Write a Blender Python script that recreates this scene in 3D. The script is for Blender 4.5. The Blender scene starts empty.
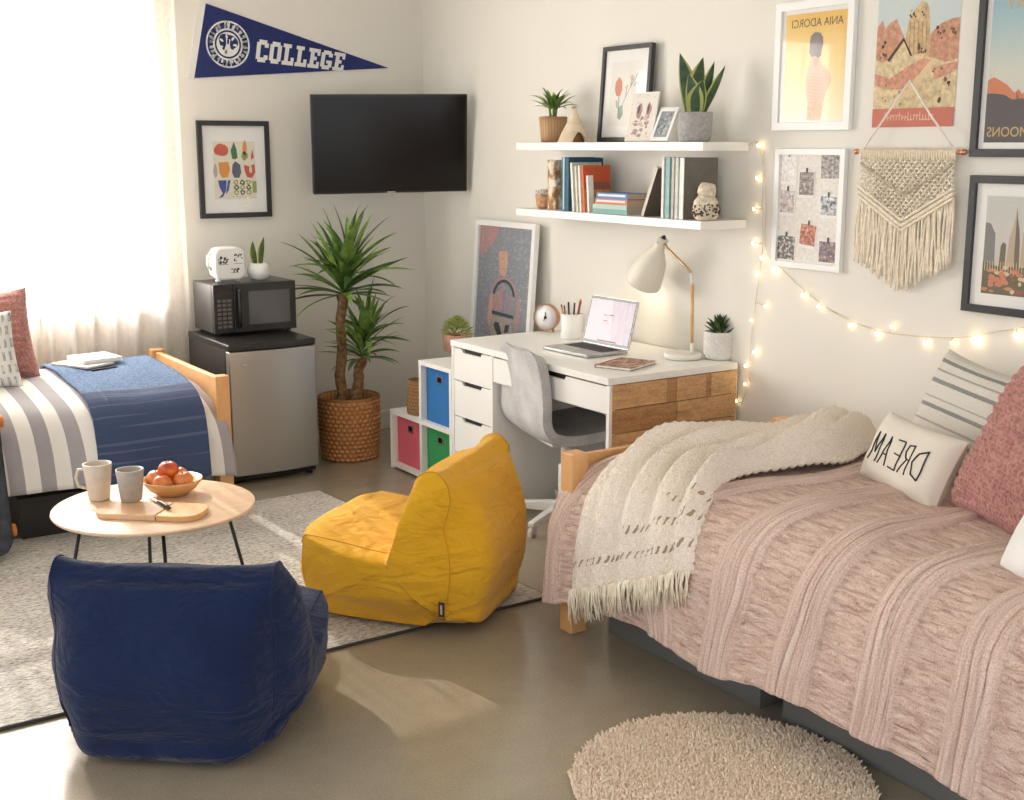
import bpy, math, random
from mathutils import Vector, Matrix, noise
R = random.Random(7)
SC = bpy.context.scene
COL = SC.collection
WORLD_PARTS = set()
PI = math.pi

# ---------------------------------------------------------------- camera
F = 1252.0
PITCH = math.atan(254 / F); YAW = math.radians(33.4)
FW = Vector((math.sin(YAW) * math.cos(PITCH), math.cos(YAW) * math.cos(PITCH), -math.sin(PITCH)))
RT = Vector((math.cos(YAW), -math.sin(YAW), 0))
UP = RT.cross(FW)
EYE = Vector((0, 0, 1.65))
cam_d = bpy.data.cameras.new('camera'); cam = bpy.data.objects.new('camera', cam_d); COL.objects.link(cam)
cam_d.sensor_width = 36; cam_d.lens = 36 * F / 1024; cam_d.clip_start = .05
cam.matrix_world = Matrix(((RT.x, UP.x, -FW.x, EYE.x), (RT.y, UP.y, -FW.y, EYE.y), (RT.z, UP.z, -FW.z, EYE.z), (0, 0, 0, 1)))
SC.camera = cam
YB, XW = 6.5, 3.67            # back wall plane, right wall plane

def px(u, v, ax, val):
    """photo measurement -> point on the plane axis=val of the room"""
    d = FW + RT * ((u - 512) / F) - UP * ((v - 400) / F)
    t = (val - EYE[ax]) / d[ax]
    return EYE + d * t

# ---------------------------------------------------------------- mesh builder
class MB:
    def __init__(s):
        s.v = []; s.f = []; s.m = []; s.s = []; s.uv = {}
        s.X = None
    def add(s, vs, fs, m=0, sm=False, uv=None):
        b = len(s.v)
        for i, p in enumerate(vs):
            p = Vector(p)
            s.v.append(s.X @ p if s.X else p)
            if uv: s.uv[b + i] = uv[i]
        for f in fs:
            s.f.append([b + i for i in f]); s.m.append(m); s.s.append(sm)
        return b
    def box(s, x0, x1, y0, y1, z0, z1, m=0):
        vs = [(x, y, z) for x in (x0, x1) for y in (y0, y1) for z in (z0, z1)]
        s.add(vs, [(0, 1, 3, 2), (4, 6, 7, 5), (0, 4, 5, 1), (2, 3, 7, 6), (0, 2, 6, 4), (1, 5, 7, 3)], m)
        return s
    def obox(s, c, dx, dy, dz, m=0):
        """oriented box from half vectors"""
        c, dx, dy, dz = map(Vector, (c, dx, dy, dz))
        vs = [c + dx * i + dy * j + dz * k for i in (-1, 1) for j in (-1, 1) for k in (-1, 1)]
        s.add(vs, [(0, 1, 3, 2), (4, 6, 7, 5), (0, 4, 5, 1), (2, 3, 7, 6), (0, 2, 6, 4), (1, 5, 7, 3)], m)
        return s
    def tube(s, pts, r, n=8, m=0, closed=False, flat=1.0):
        pts = [Vector(p) for p in pts]; N = len(pts)
        rr = r if isinstance(r, (list, tuple)) else [r] * N
        vs = []; prev = None
        for i, p in enumerate(pts):
            if closed: d = pts[(i + 1) % N] - pts[i - 1]
            else: d = pts[min(i + 1, N - 1)] - pts[max(i - 1, 0)]
            if d.length < 1e-9: d = Vector((0, 0, 1))
            d.normalize()
            if prev is None:
                a = Vector((0, 0, 1)) if abs(d.z) < .9 else Vector((1, 0, 0))
                a = (a - d * a.dot(d)).normalized()
            else:
                a = prev - d * prev.dot(d)
                a = a.normalized() if a.length > 1e-6 else Vector((1, 0, 0))
            prev = a; b = d.cross(a)
            for k in range(n):
                t = 2 * PI * k / n
                vs.append(p + (a * math.cos(t) * flat + b * math.sin(t)) * rr[i])
        fs = []
        for i in range(N if closed else N - 1):
            j = (i + 1) % N
            for k in range(n):
                l = (k + 1) % n
                fs.append((i * n + k, i * n + l, j * n + l, j * n + k))
        if not closed:
            fs.append(tuple(range(n))[::-1]); fs.append(tuple((N - 1) * n + k for k in range(n)))
        s.add(vs, fs, m, True); return s
    def lathe(s, prof, n=32, c=(0, 0, 0), m=0, ax=None, caps=True, fn=None):
        """prof = [(r,z)]; ax = (xvec,yvec,zvec)"""
        c = Vector(c); ex, ey, ez = ax or (Vector((1, 0, 0)), Vector((0, 1, 0)), Vector((0, 0, 1)))
        vs = []; uv = []
        for i, (r, z) in enumerate(prof):
            for k in range(n):
                t = 2 * PI * k / n
                q = r + (fn(t, z, i) if fn else 0)
                vs.append(c + ex * (q * math.cos(t)) + ey * (q * math.sin(t)) + ez * z)
                uv.append((k / n, i / max(1, len(prof) - 1)))
        fs = []
        for i in range(len(prof) - 1):
            for k in range(n):
                l = (k + 1) % n
                fs.append((i * n + k, i * n + l, (i + 1) * n + l, (i + 1) * n + k))
        if caps:
            if prof[0][0] > 1e-6: fs.append(tuple(range(n))[::-1])
            if prof[-1][0] > 1e-6: fs.append(tuple((len(prof) - 1) * n + k for k in range(n)))
        s.add(vs, fs, m, True, uv); return s
    def grid(s, fn, nu, nv, m=0, cu=False, sm=True, mf=None):
        """fn(a,b), a,b in 0..1"""
        vs = []; uv = []
        for i in range(nu):
            a = i / (nu if cu else nu - 1)
            for j in range(nv):
                b = j / (nv - 1)
                vs.append(fn(a, b)); uv.append((a, b))
        fs = []; ms = []
        for i in range(nu if cu else nu - 1):
            k = (i + 1) % nu
            for j in range(nv - 1):
                fs.append((i * nv + j, k * nv + j, k * nv + j + 1, i * nv + j + 1))
                ms.append(mf(i / nu, j / nv) if mf else m)
        b = s.add(vs, fs, m, sm, uv)
        if mf: s.m[-len(ms):] = ms
        return s
    def ball(s, c, r, nu=16, nv=10, m=0):
        c = Vector(c); r = r if isinstance(r, (tuple, list)) else (r, r, r)
        vs = [c + Vector((0, 0, -r[2]))]
        for j in range(1, nv):
            p = -PI / 2 + PI * j / nv
            for i in range(nu):
                t = 2 * PI * i / nu
                vs.append(c + Vector((r[0] * math.cos(p) * math.cos(t), r[1] * math.cos(p) * math.sin(t), r[2] * math.sin(p))))
        vs.append(c + Vector((0, 0, r[2]))); T = len(vs) - 1; fs = []
        for i in range(nu):
            k = (i + 1) % nu
            fs.append((0, 1 + k, 1 + i)); fs.append((T, 1 + (nv - 2) * nu + i, 1 + (nv - 2) * nu + k))
            for j in range(nv - 2):
                fs.append((1 + j * nu + i, 1 + j * nu + k, 1 + (j + 1) * nu + k, 1 + (j + 1) * nu + i))
        s.add(vs, fs, m, True); return s
    def poly(s, pts, z=0, m=0):
        """flat shape in the local xy plane at height z"""
        s.add([(p[0], p[1], z) for p in pts], [tuple(range(len(pts)))], m); return s
    def prism(s, pts, z0, z1, m=0, sm=False):
        n = len(pts)
        s.add([(p[0], p[1], z0) for p in pts] + [(p[0], p[1], z1) for p in pts],
              [tuple(range(n))[::-1], tuple(range(n, 2 * n))] + [(i, (i + 1) % n, n + (i + 1) % n, n + i) for i in range(n)], m, sm); return s
    def rect(s, x0, x1, y0, y1, z=0, m=0): return s.poly([(x0, y0), (x1, y0), (x1, y1), (x0, y1)], z, m)
    def build(s, name, mats, parent=None, bevel=0, bseg=2, sub=0, solid=0, soff=-1, angle=None):
        me = bpy.data.meshes.new(name)
        me.from_pydata([tuple(p) for p in s.v], [], s.f)
        if not isinstance(mats, (list, tuple)): mats = [mats]
        for mm in mats: me.materials.append(mm)
        me.polygons.foreach_set('material_index', s.m)
        me.polygons.foreach_set('use_smooth', s.s)
        if s.uv:
            ul = me.uv_layers.new(name='UVMap')
            buf = []
            for l in me.loops: buf += s.uv.get(l.vertex_index, (0, 0))
            ul.data.foreach_set('uv', buf)
        me.update()
        o = bpy.data.objects.new(name, me); COL.objects.link(o)
        if parent is not None:
            o.parent = parent
            if parent.name in WORLD_PARTS: o.matrix_parent_inverse = Matrix.Translation(-parent.location)
        if bevel:
            b = o.modifiers.new('bevel', 'BEVEL'); b.width = bevel; b.segments = bseg; b.limit_method = 'ANGLE'; b.angle_limit = math.radians(40)
            for p in me.polygons: p.use_smooth = True
            b.harden_normals = True
        if solid:
            d = o.modifiers.new('solid', 'SOLIDIFY'); d.thickness = solid; d.offset = soff
        if sub:
            d = o.modifiers.new('sub', 'SUBSURF'); d.levels = sub; d.render_levels = sub
        return o

def axm(c, r, u, n):
    return Matrix(((r[0], u[0], n[0], c[0]), (r[1], u[1], n[1], c[1]), (r[2], u[2], n[2], c[2]), (0, 0, 0, 1)))
WR = lambda c: axm(c, (0, -1, 0), (0, 0, 1), (-1, 0, 0))      # things on the right wall: x right, y up, z out
WB = lambda c: axm(c, (1, 0, 0), (0, 0, 1), (0, -1, 0))       # things on the back wall

def tag(o, label, cat, group=None, kind=None):
    o['label'] = label; o['category'] = cat
    if group: o['group'] = group
    if kind: o['kind'] = kind
    return o
def thing(name, label, cat, loc=(0, 0, 0), rz=0, group=None, mtx=None):
    o = bpy.data.objects.new(name, None); COL.objects.link(o); o.empty_display_size = .05
    if mtx is not None: o.matrix_world = mtx
    else: o.location = loc; o.rotation_euler = (0, 0, rz)
    return tag(o, label, cat, group)
def struct(o): o['kind'] = 'structure'; return o
def dup(root, loc=None, rz=None, label=None):
    r = root.copy(); COL.objects.link(r)
    if loc is not None: r.location = loc
    if rz is not None: r.rotation_euler = (0, 0, rz)
    if label: r['label'] = label
    for ch in list(root.children):
        c = ch.copy(); COL.objects.link(c); c.parent = r
        for g in list(ch.children):
            d = g.copy(); COL.objects.link(d); d.parent = c
    return r

# ---------------------------------------------------------------- materials
def lin(c):
    if max(c) > 1.0: c = [x / 255 for x in c]
    return tuple((x / 12.92 if x <= .04045 else ((x + .055) / 1.055) ** 2.4) for x in c) + (1,)
class NT:
    def __init__(s, name):
        s.m = bpy.data.materials.new(name); s.m.use_nodes = True; s.t = s.m.node_tree
        s.b = s.t.nodes['Principled BSDF']; s.out = s.t.nodes['Material Output']
    def n(s, ty, **kw):
        d = s.t.nodes.new(ty)
        for k, v in kw.items():
            if k[0] == '_': setattr(d, k[1:], v)
            else: s.set(d.inputs[int(k[1:]) if k[0] == 'i' and k[1:].isdigit() else k.replace('__', ' ')], v)
        return d
    def set(s, sock, v):
        if isinstance(v, bpy.types.NodeSocket): s.t.links.new(v, sock)
        else: sock.default_value = v
    def P(s, **kw):
        for k, v in kw.items(): s.set(s.b.inputs[k.replace('__', ' ')], v)
        return s
    def obj(s): return s.n('ShaderNodeTexCoord').outputs['Object']
    def uvc(s): return s.n('ShaderNodeTexCoord').outputs['UV']
    def mp(s, vec, sc=(1, 1, 1), rot=(0, 0, 0)): return s.n('ShaderNodeMapping', Vector=vec, Scale=sc, Rotation=rot).outputs[0]
    def noise(s, vec, scale, detail=3, rough=.55, dist=0): return s.n('ShaderNodeTexNoise', Vector=vec, Scale=scale, Detail=detail, Roughness=rough, Distortion=dist).outputs['Fac']
    def ramp(s, fac, stops, interp='LINEAR'):
        d = s.n('ShaderNodeValToRGB', Fac=fac); e = d.color_ramp.elements; d.color_ramp.interpolation = interp
        while len(e) < len(stops): e.new(.5)
        for x, (p, c) in zip(e, stops): x.position = p; x.color = lin(c) if len(c) == 3 else c
        return d.outputs['Color']
    def mix(s, f, a, b, mode='MIX'):
        d = s.n('ShaderNodeMix', _data_type='RGBA', _blend_type=mode)
        s.set(d.inputs[0], f); s.set(d.inputs[6], lin(a) if isinstance(a, tuple) and len(a) == 3 else a); s.set(d.inputs[7], lin(b) if isinstance(b, tuple) and len(b) == 3 else b)
        return d.outputs[2]
    def math(s, op, a, b=0.0, c=0.0):
        d = s.n('ShaderNodeMath', _operation=op); s.set(d.inputs[0], a); s.set(d.inputs[1], b); s.set(d.inputs[2], c)
        return d.outputs[0]
    def bump(s, h, strength=.3, dist=.01):
        s.set(s.b.inputs['Normal'], s.n('ShaderNodeBump', Height=h, Strength=strength, Distance=dist).outputs[0]); return s
    def xyz(s, vec):
        d = s.n('ShaderNodeSeparateXYZ', Vector=vec); return d.outputs
def mat(name, col, rough=.6, metal=0, var=None, bump=None, spec=.5, emit=None, alpha=None, sheen=0, coat=0):
    """plain principled with optional colour variation (scale, amount) and bump (scale, strength, dist)"""
    t = NT(name); t.P(Roughness=rough, Metallic=metal); t.b.inputs['Specular IOR Level'].default_value = spec
    t.b.inputs['Base Color'].default_value = lin(col)
    if var:
        n = t.noise(t.obj(), var[0], 4)
        lo = tuple(max(0, x * (1 - var[1])) for x in col); hi = tuple(min(255, x * (1 + var[1])) for x in col)
        t.P(Base__Color=t.ramp(n, [(.3, lo), (.7, hi)]))
    if bump: t.bump(t.noise(t.obj(), bump[0], 3), bump[1], bump[2])
    if emit: t.P(Emission__Color=lin(emit[0]), Emission__Strength=emit[1])
    if sheen: t.P(Sheen__Weight=sheen)
    if coat: t.P(Coat__Weight=coat)
    return t.m

def m_wall():
    t = NT('wall_paint'); o = t.obj()
    t.P(Base__Color=t.ramp(t.noise(o, 1.3, 2), [(.3, (229, 225, 215)), (.7, (233, 229, 220))]), Roughness=.75)
    return t.bump(t.noise(o, 220, 2), .06, .002).m
def m_concrete():
    t = NT('polished_concrete'); o = t.obj()
    big = t.noise(o, 1.1, 4, .6); fine = t.noise(o, 160, 2, .7); mid = t.noise(o, 9, 5, .65)
    c = t.ramp(big, [(.3, (150, 138, 120)), (.55, (160, 148, 129)), (.75, (168, 157, 138))])
    c = t.mix(.35, c, t.ramp(fine, [(.35, (122, 111, 94)), (.65, (184, 173, 154))]))
    c = t.mix(.25, c, t.ramp(mid, [(.35, (142, 130, 112)), (.7, (170, 159, 139))]))
    # sawn control joints every 2.4 m
    t.P(Base__Color=c, Roughness=t.n('ShaderNodeMapRange', Value=mid, i1=.3, i2=.7, i3=.15, i4=.26).outputs[0])
    t.b.inputs['Specular IOR Level'].default_value = .55
    return t.bump(fine, .04, .002).m
def m_wood(name, a, b, scale=(1, 12, 12), rough=.5, ns=3.0):
    t = NT(name); o = t.obj(); v = t.mp(o, scale)
    n = t.noise(v, ns, 5, .6, .6); n2 = t.noise(t.mp(o, tuple(x * 4 for x in scale)), ns * 2, 3, .6)
    c = t.mix(.3, t.ramp(n, [(.3, a), (.7, b)]), t.ramp(n2, [(.3, a), (.7, b)]))
    t.P(Base__Color=c, Roughness=rough)
    return t.bump(n, .05, .003).m
def m_plank(name, a, b):
    t = NT(name); o = t.obj(); g = t.noise(t.mp(o, (3, 3, 55)), 1.6, 5, .7, .5); k = t.noise(t.mp(o, (9, 9, 20)), 1.0, 4, .65, 1.2); f = t.noise(o, 130, 3, .75)
    d = tuple(x * .66 for x in a)
    c = t.ramp(g, [(.30, d), (.45, a), (.68, b)]); c = t.mix(.4, c, t.ramp(k, [(.34, d), (.5, a), (.66, b)])); c = t.mix(.3, c, t.ramp(f, [(.35, d), (.6, b)]))
    t.P(Base__Color=c, Roughness=.65); return t.bump(g, .25, .004).m
def m_fabric(name, a, b=None, weave=900, rough=.9, var=6, bs=.25, sheen=.15, wrinkle=0):
    t = NT(name); o = t.obj(); b = b or tuple(min(255, x * 1.12) for x in a)
    n = t.noise(o, var, 4); w = t.noise(o, weave, 2, .7)
    t.P(Base__Color=t.mix(.45, t.ramp(n, [(.3, a), (.7, b)]), t.ramp(w, [(.3, a), (.7, b)])), Roughness=rough, Sheen__Weight=sheen)
    t.b.inputs['Specular IOR Level'].default_value = .2
    if wrinkle:
        q = t.noise(t.mp(o, (5, 5, 13)), 1.0, 3, .5, 1.6); q2 = t.noise(t.mp(o, (16, 16, 30)), 1.0, 2, .5, 1.0)
        h = t.math('ADD', t.math('ADD', t.math('MULTIPLY', q, wrinkle), t.math('MULTIPLY', q2, wrinkle * .25)), t.math('MULTIPLY', w, .03))
        return t.bump(h, .55, .05).m
    return t.bump(w, bs, .003).m
def m_glass(name='clear_glazing', tint=(1, 1, 1, 1), refl=.06, rough=.02):
    t = NT(name); t.t.nodes.remove(t.b)
    tr = t.n('ShaderNodeBsdfTransparent', Color=tint); gl = t.n('ShaderNodeBsdfGlossy', Roughness=rough)
    lw = t.n('ShaderNodeLayerWeight', Blend=.5).outputs['Facing']
    f = t.math('ADD', refl, t.math('MULTIPLY', t.math('POWER', lw, 5.0), .6))
    mx = t.n('ShaderNodeMixShader'); t.set(mx.inputs[0], f); t.set(mx.inputs[1], tr.outputs[0]); t.set(mx.inputs[2], gl.outputs[0])
    t.set(t.out.inputs[0], mx.outputs[0]); return t.m
def m_sheer():
    t = NT('sheer_curtain'); t.t.nodes.remove(t.b); o = t.obj()
    thread = t.noise(t.mp(o, (300, 300, 40)), 1.0, 2)
    tr = t.n('ShaderNodeBsdfTransparent', Color=lin((250, 246, 240)))
    tl = t.n('ShaderNodeBsdfTranslucent', Color=lin((246, 242, 236))); df = t.n('ShaderNodeBsdfDiffuse', Color=lin((240, 234, 226)))
    m1 = t.n('ShaderNodeMixShader', Fac=.5); t.set(m1.inputs[1], tl.outputs[0]); t.set(m1.inputs[2], df.outputs[0])
    face = t.n('ShaderNodeLayerWeight', Blend=.5).outputs['Facing']      # cloth seen edge-on shuts out more light
    m2 = t.n('ShaderNodeMixShader'); t.set(m2.inputs[0], t.math('MINIMUM', t.math('DIVIDE', t.n('ShaderNodeMapRange', Value=thread, i1=.3, i2=.7, i3=.42, i4=.56).outputs[0], t.math('ADD', t.math('SUBTRACT', 1.0, face), .12)), .93))
    t.set(m2.inputs[1], tr.outputs[0]); t.set(m2.inputs[2], m1.outputs[0])
    t.set(t.out.inputs[0], m2.outputs[0]); return t.m
def m_weave(name, a, b, c, su=60, sv=40):
    """basket weave on a uv-mapped wall"""
    t = NT(name); q = t.xyz(t.uvc()); v = t.math('MULTIPLY', q[1], sv); u = t.math('ADD', t.math('MULTIPLY', q[0], su), t.math('MULTIPLY', t.math('FLOORED_MODULO', t.math('FLOOR', v), 2.0), .5))
    f = t.math('MULTIPLY', t.math('ABSOLUTE', t.math('SINE', t.math('MULTIPLY', u, PI))), t.math('ABSOLUTE', t.math('SINE', t.math('MULTIPLY', v, PI))))
    n = t.noise(t.obj(), 38, 3)
    t.P(Base__Color=t.mix(.4, t.ramp(f, [(.05, c), (.45, b), (.9, a)]), t.ramp(n, [(.3, b), (.7, a)])), Roughness=.6)
    return t.bump(f, .6, .006).m
def m_rug():
    t = NT('woven_rug'); o = t.obj()
    st = t.noise(t.mp(o, (6, 60, 1)), 1.2, 3, .7); sp = t.noise(t.mp(o, (45, 110, 1)), 1.0, 3, .75); big = t.noise(t.mp(o, (.9, 1.5, 1)), 1.6, 3)
    base = t.ramp(sp, [(.36, (128, 124, 122)), (.47, (196, 190, 180)), (.6, (222, 216, 205))])
    cool = t.ramp(sp, [(.36, (92, 96, 108)), (.5, (170, 166, 160)), (.64, (214, 208, 198))])
    warm = t.ramp(sp, [(.36, (150, 112, 116)), (.5, (200, 190, 182)), (.64, (220, 213, 203))])
    c = t.mix(t.ramp(st, [(.42, (0, 0, 0)), (.62, (255, 255, 255))]), base, cool)
    c = t.mix(t.ramp(big, [(.56, (0, 0, 0)), (.68, (255, 255, 255))]), c, warm)
    c = t.mix(t.ramp(t.noise(t.mp(o, (2.2, 4, 1)), 1.3, 4, .7), [(.45, (0, 0, 0)), (.62, (140, 140, 140))]), c, (228, 223, 213))
    t.P(Base__Color=c, Roughness=.95); t.b.inputs['Specular IOR Level'].default_value = .1
    return t.bump(sp, .5, .006).m
def m_comforter():
    t = NT('dusty_pink_ruched_cotton'); uv = t.uvc(); q = t.xyz(uv)
    fr = t.math('ABSOLUTE', t.math('SINE', t.math('MULTIPLY', q[0], PI)))     # 0 on the drawn-thread columns, 1 on the ruched ones
    msk = t.ramp(fr, [(.52, (0, 0, 0)), (.70, (255, 255, 255))])
    rung = t.noise(t.mp(uv, (3.2, 120, 1)), 1.0, 3, .7, .25); rung2 = t.noise(t.mp(uv, (9, 280, 1)), 1.0, 2, .7)
    thr = t.noise(t.mp(uv, (42, 5, 1)), 1.0, 3, .65, .3)
    fuzz = t.noise(t.mp(uv, (70, 330, 1)), 1.0, 3, .8)
    hr = t.math('ADD', t.math('MULTIPLY', rung, .7), t.math('MULTIPLY', rung2, .3))
    lo, mi, hi = (160, 114, 98), (228, 194, 178), (254, 238, 226)  # fold shadows and ridge highlights painted into the pink
    c = t.mix(msk, t.ramp(thr, [(.30, (188, 144, 128)), (.48, (236, 205, 190)), (.7, (254, 238, 227))]), t.ramp(hr, [(.36, lo), (.5, mi), (.66, hi)]))
    c = t.mix(.4, c, t.ramp(fuzz, [(.37, (166, 118, 102)), (.51, (232, 200, 184)), (.64, (255, 243, 233))]))
    t.P(Base__Color=c, Roughness=.92, Sheen__Weight=.2); t.b.inputs['Specular IOR Level'].default_value = .12
    h = t.n('ShaderNodeMix', _data_type='FLOAT'); t.set(h.inputs[0], t.math('MULTIPLY', t.math('SUBTRACT', fr, .5), 4.0)); h.clamp_factor = True
    t.set(h.inputs[2], thr); t.set(h.inputs[3], hr)
    return t.bump(t.math('ADD', h.outputs[0], t.math('MULTIPLY', fuzz, .35)), .9, .014).m
def m_knit(name, a, b, su, sv, bs=.8, dist=.008):
    """loopy knit on uv"""
    t = NT(name); uv = t.uvc(); u = t.mp(uv, (su, sv, 1))
    vo = t.n('ShaderNodeTexVoronoi', Vector=u, Scale=1.0, Randomness=.55); d = vo.outputs['Distance']
    n = t.noise(t.obj(), 9, 3); fz = t.noise(t.obj(), 400, 2)
    c = t.mix(t.ramp(d, [(.25, (0, 0, 0)), (.75, (255, 255, 255))]), b, a)
    c = t.mix(.3, c, t.ramp(n, [(.3, a), (.7, b)]))
    t.P(Base__Color=c, Roughness=.92, Sheen__Weight=.2); t.b.inputs['Specular IOR Level'].default_value = .15
    h = t.math('ADD', t.math('MULTIPLY', d, -1.0), t.math('MULTIPLY', fz, .15))
    return t.bump(h, bs, dist).m
def m_stripes(name, cols, coord='x', weave=700):
    """cols: [(position 0..1, colour)] constant ramp over uv"""
    t = NT(name); x = t.xyz(t.uvc()); f = x[0] if coord == 'x' else x[1]
    n = t.noise(t.obj(), weave, 2, .7)
    c = t.ramp(f, cols, 'CONSTANT')
    c = t.mix(.22, c, t.mix(1.0, c, t.ramp(n, [(.3, (90, 90, 90)), (.7, (255, 255, 255))]), 'MULTIPLY'))
    t.P(Base__Color=c, Roughness=.92, Sheen__Weight=.1); t.b.inputs['Specular IOR Level'].default_value = .15
    return t.bump(n, .25, .003).m

M = {}
M['wall'] = m_wall(); M['floor'] = m_concrete()
M['trim'] = mat('white_trim_paint', (228, 225, 217), .45)
M['white'] = mat('white_laminate', (240, 239, 235), .35)
M['white_d'] = mat('white_drawer_lacquer', (238, 237, 233), .4)
M['black'] = mat('black_plastic', (22, 22, 23), .4)
M['blackmetal'] = mat('black_metal', (24, 23, 23), .45)
M['frame_black'] = mat('black_frame_wood', (48, 48, 52), .42)
M['frame_white'] = mat('white_frame_wood', (240, 240, 238), .4)
M['paper'] = mat('white_paper', (238, 236, 231), .8)
M['glaze'] = m_glass('picture_glazing', refl=.035)
M['pane'] = m_glass('window_glass', refl=.04)
M['sheer'] = m_sheer()
M['pine'] = m_wood('honey_pine', (208, 152, 96), (226, 176, 122), (1.5, 1.5, 1.5), .45, 4)
M['table_wood'] = m_wood('pale_oak_veneer', (219, 184, 150), (232, 203, 172), (1.2, 14, 14), .38)
M['board_wood'] = m_wood('acacia_board', (206, 160, 118), (224, 186, 148), (3, 16, 16), .5)
M['bowl_wood'] = m_wood('bamboo_bowl', (206, 152, 92), (224, 176, 118), (2, 2, 14), .4)
M['plank'] = [m_plank('reclaimed_plank_%s' % n, a, b) for n, a, b in (
    ('amber', (200, 154, 104), (226, 186, 136)), ('brown', (170, 124, 80), (202, 158, 110)), ('tan', (208, 164, 114), (232, 194, 146)))]
M['leaf'] = mat('leaf_green', (72, 104, 48), .42, var=(14, .3))
M['leaf2'] = mat('leaf_bright_green', (116, 144, 66), .45, var=(20, .25))
M['leaf_d'] = mat('leaf_dark_green', (44, 74, 44), .42, var=(25, .35))
M['leaf_edge'] = mat('leaf_yellow_edge', (168, 172, 92), .5)
M['trunk'] = mat('yucca_bark', (134, 100, 70), .85, var=(40, .3), bump=(70, .7, .01))
M['soil'] = mat('dark_soil', (58, 44, 32), .95, var=(90, .4), bump=(90, .6, .01))
M['basket'] = m_weave('seagrass_weave', (222, 160, 98), (194, 132, 74), (96, 58, 30), 34, 15)
M['basket2'] = m_weave('pale_seagrass_weave', (190, 148, 98), (164, 120, 74), (110, 76, 44), 22, 12)
M['basket3'] = m_weave('fine_tan_weave', (206, 170, 126), (190, 152, 108), (150, 112, 74), 26, 5)
M['steel'] = NT('brushed_stainless').P(Base__Color=lin((176, 174, 170)), Metallic=.85, Roughness=.38).m
M['alu'] = mat('silver_aluminium', (186, 186, 186), .35, .9)
M['grey_f'] = m_fabric('heather_grey_felt', (150, 149, 150), (218, 217, 216), 190, bs=.5)
M['powder_white'] = mat('white_powder_coat', (236, 235, 231), .4)
M['ceramic_w'] = mat('white_glazed_ceramic', (236, 235, 232), .25)
M['ceramic_g'] = mat('grey_stoneware', (172, 162, 150), .45, var=(18, .07))
M['ceramic_c'] = mat('cream_stoneware', (206, 192, 176), .4, var=(16, .06))
M['concrete_pot'] = mat('grey_concrete_pot', (164, 162, 160), .8, var=(60, .1))
M['terra'] = mat('terracotta', (196, 150, 126), .8, var=(40, .08))
M['navy'] = m_fabric('navy_canvas', (17, 29, 62), (25, 41, 79), 700, var=5, wrinkle=.85)
M['yellow'] = m_fabric('mustard_canvas', (218, 160, 30), (230, 174, 42), 700, var=5, wrinkle=.8)
M['rug'] = m_rug()
M['comf'] = m_comforter()
M['sheet_w'] = m_fabric('white_cotton', (234, 231, 226))
M['copper'] = mat('copper', (206, 146, 112), .3, .9)
def mc(name, col, rough=.75, **k):
    if name not in M: M[name] = mat(name, col, rough, **k)
    return M[name]
# ---------------------------------------------------------------- shared shapes
def text_shape(body, size=1.0, offset=0.0, shear=0.0):
    cu = bpy.data.curves.new('lettering', 'FONT'); cu.body = body; cu.size = size; cu.offset = offset; cu.shear = shear
    cu.resolution_u = 4; cu.fill_mode = 'FRONT'
    o = bpy.data.objects.new('lettering', cu); COL.objects.link(o)
    me = bpy.data.meshes.new_from_object(o)
    vs = [v.co.copy() for v in me.vertices]; fs = [tuple(p.vertices) for p in me.polygons]
    bpy.data.objects.remove(o); bpy.data.curves.remove(cu); bpy.data.meshes.remove(me)
    return vs, fs
def put_text(mb, body, x0, x1, y0, y1, z, m, mirror=False, offset=0.0):
    """lettering stretched into the rectangle; mirror = letters reversed left to right"""
    vs, fs = text_shape(body, 1.0, offset)
    ax, bx = min(v.x for v in vs), max(v.x for v in vs); ay, by = min(v.y for v in vs), max(v.y for v in vs)
    out = []
    for v in vs:
        s = (v.x - ax) / (bx - ax)
        if mirror: s = 1 - s
        out.append((x0 + s * (x1 - x0), y0 + (v.y - ay) / (by - ay) * (y1 - y0), z))
    mb.add(out, [f[::-1] for f in fs] if mirror else fs, m)
def ring_frame(mb, w, h, fw, d0, d1, m=0):
    """mitred picture frame, outer size w x h, bar width fw, from z=d0 to z=d1"""
    a, b = w / 2, h / 2; c, d = a - fw, b - fw
    o = [(-a, -b), (a, -b), (a, b), (-a, b)]; i = [(-c, -d), (c, -d), (c, d), (-c, d)]
    vs = [(x, y, d0) for x, y in o] + [(x, y, d0) for x, y in i] + [(x, y, d1) for x, y in o] + [(x, y, d1) for x, y in i]
    fs = []
    for k in range(4):
        l = (k + 1) % 4
        fs += [(k, l, 8 + l, 8 + k), (8 + k, 8 + l, 12 + l, 12 + k), (12 + k, 12 + l, 4 + l, 4 + k), (4 + k, 4 + l, l, k)]
    mb.add(vs, fs, m)
def picture(name, label, cat, mtx, w, h, fw, depth, fmat, draw, mats, mount=0.0, glaze=True, group=None, mount_mat=None):
    t = thing(name, label, cat, mtx=mtx, group=group)
    b = MB(); ring_frame(b, w, h, fw, 0, depth); b.build('frame', fmat, t, bevel=.0015)
    iw, ih = w - 2 * fw, h - 2 * fw
    b = MB(); b.box(-iw / 2, iw / 2, -ih / 2, ih / 2, .001, .004 + depth * .3); b.build('backing', mount_mat or M['paper'], t)
    b = MB(); b.X = Matrix.Translation((0, 0, depth * .3)); draw(b, iw - 2 * mount, ih - 2 * mount); b.build('print', mats, t)
    if glaze:
        b = MB(); b.rect(-iw / 2, iw / 2, -ih / 2, ih / 2, depth * .72); b.build('glazing', M['glaze'], t)
    return t
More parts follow.
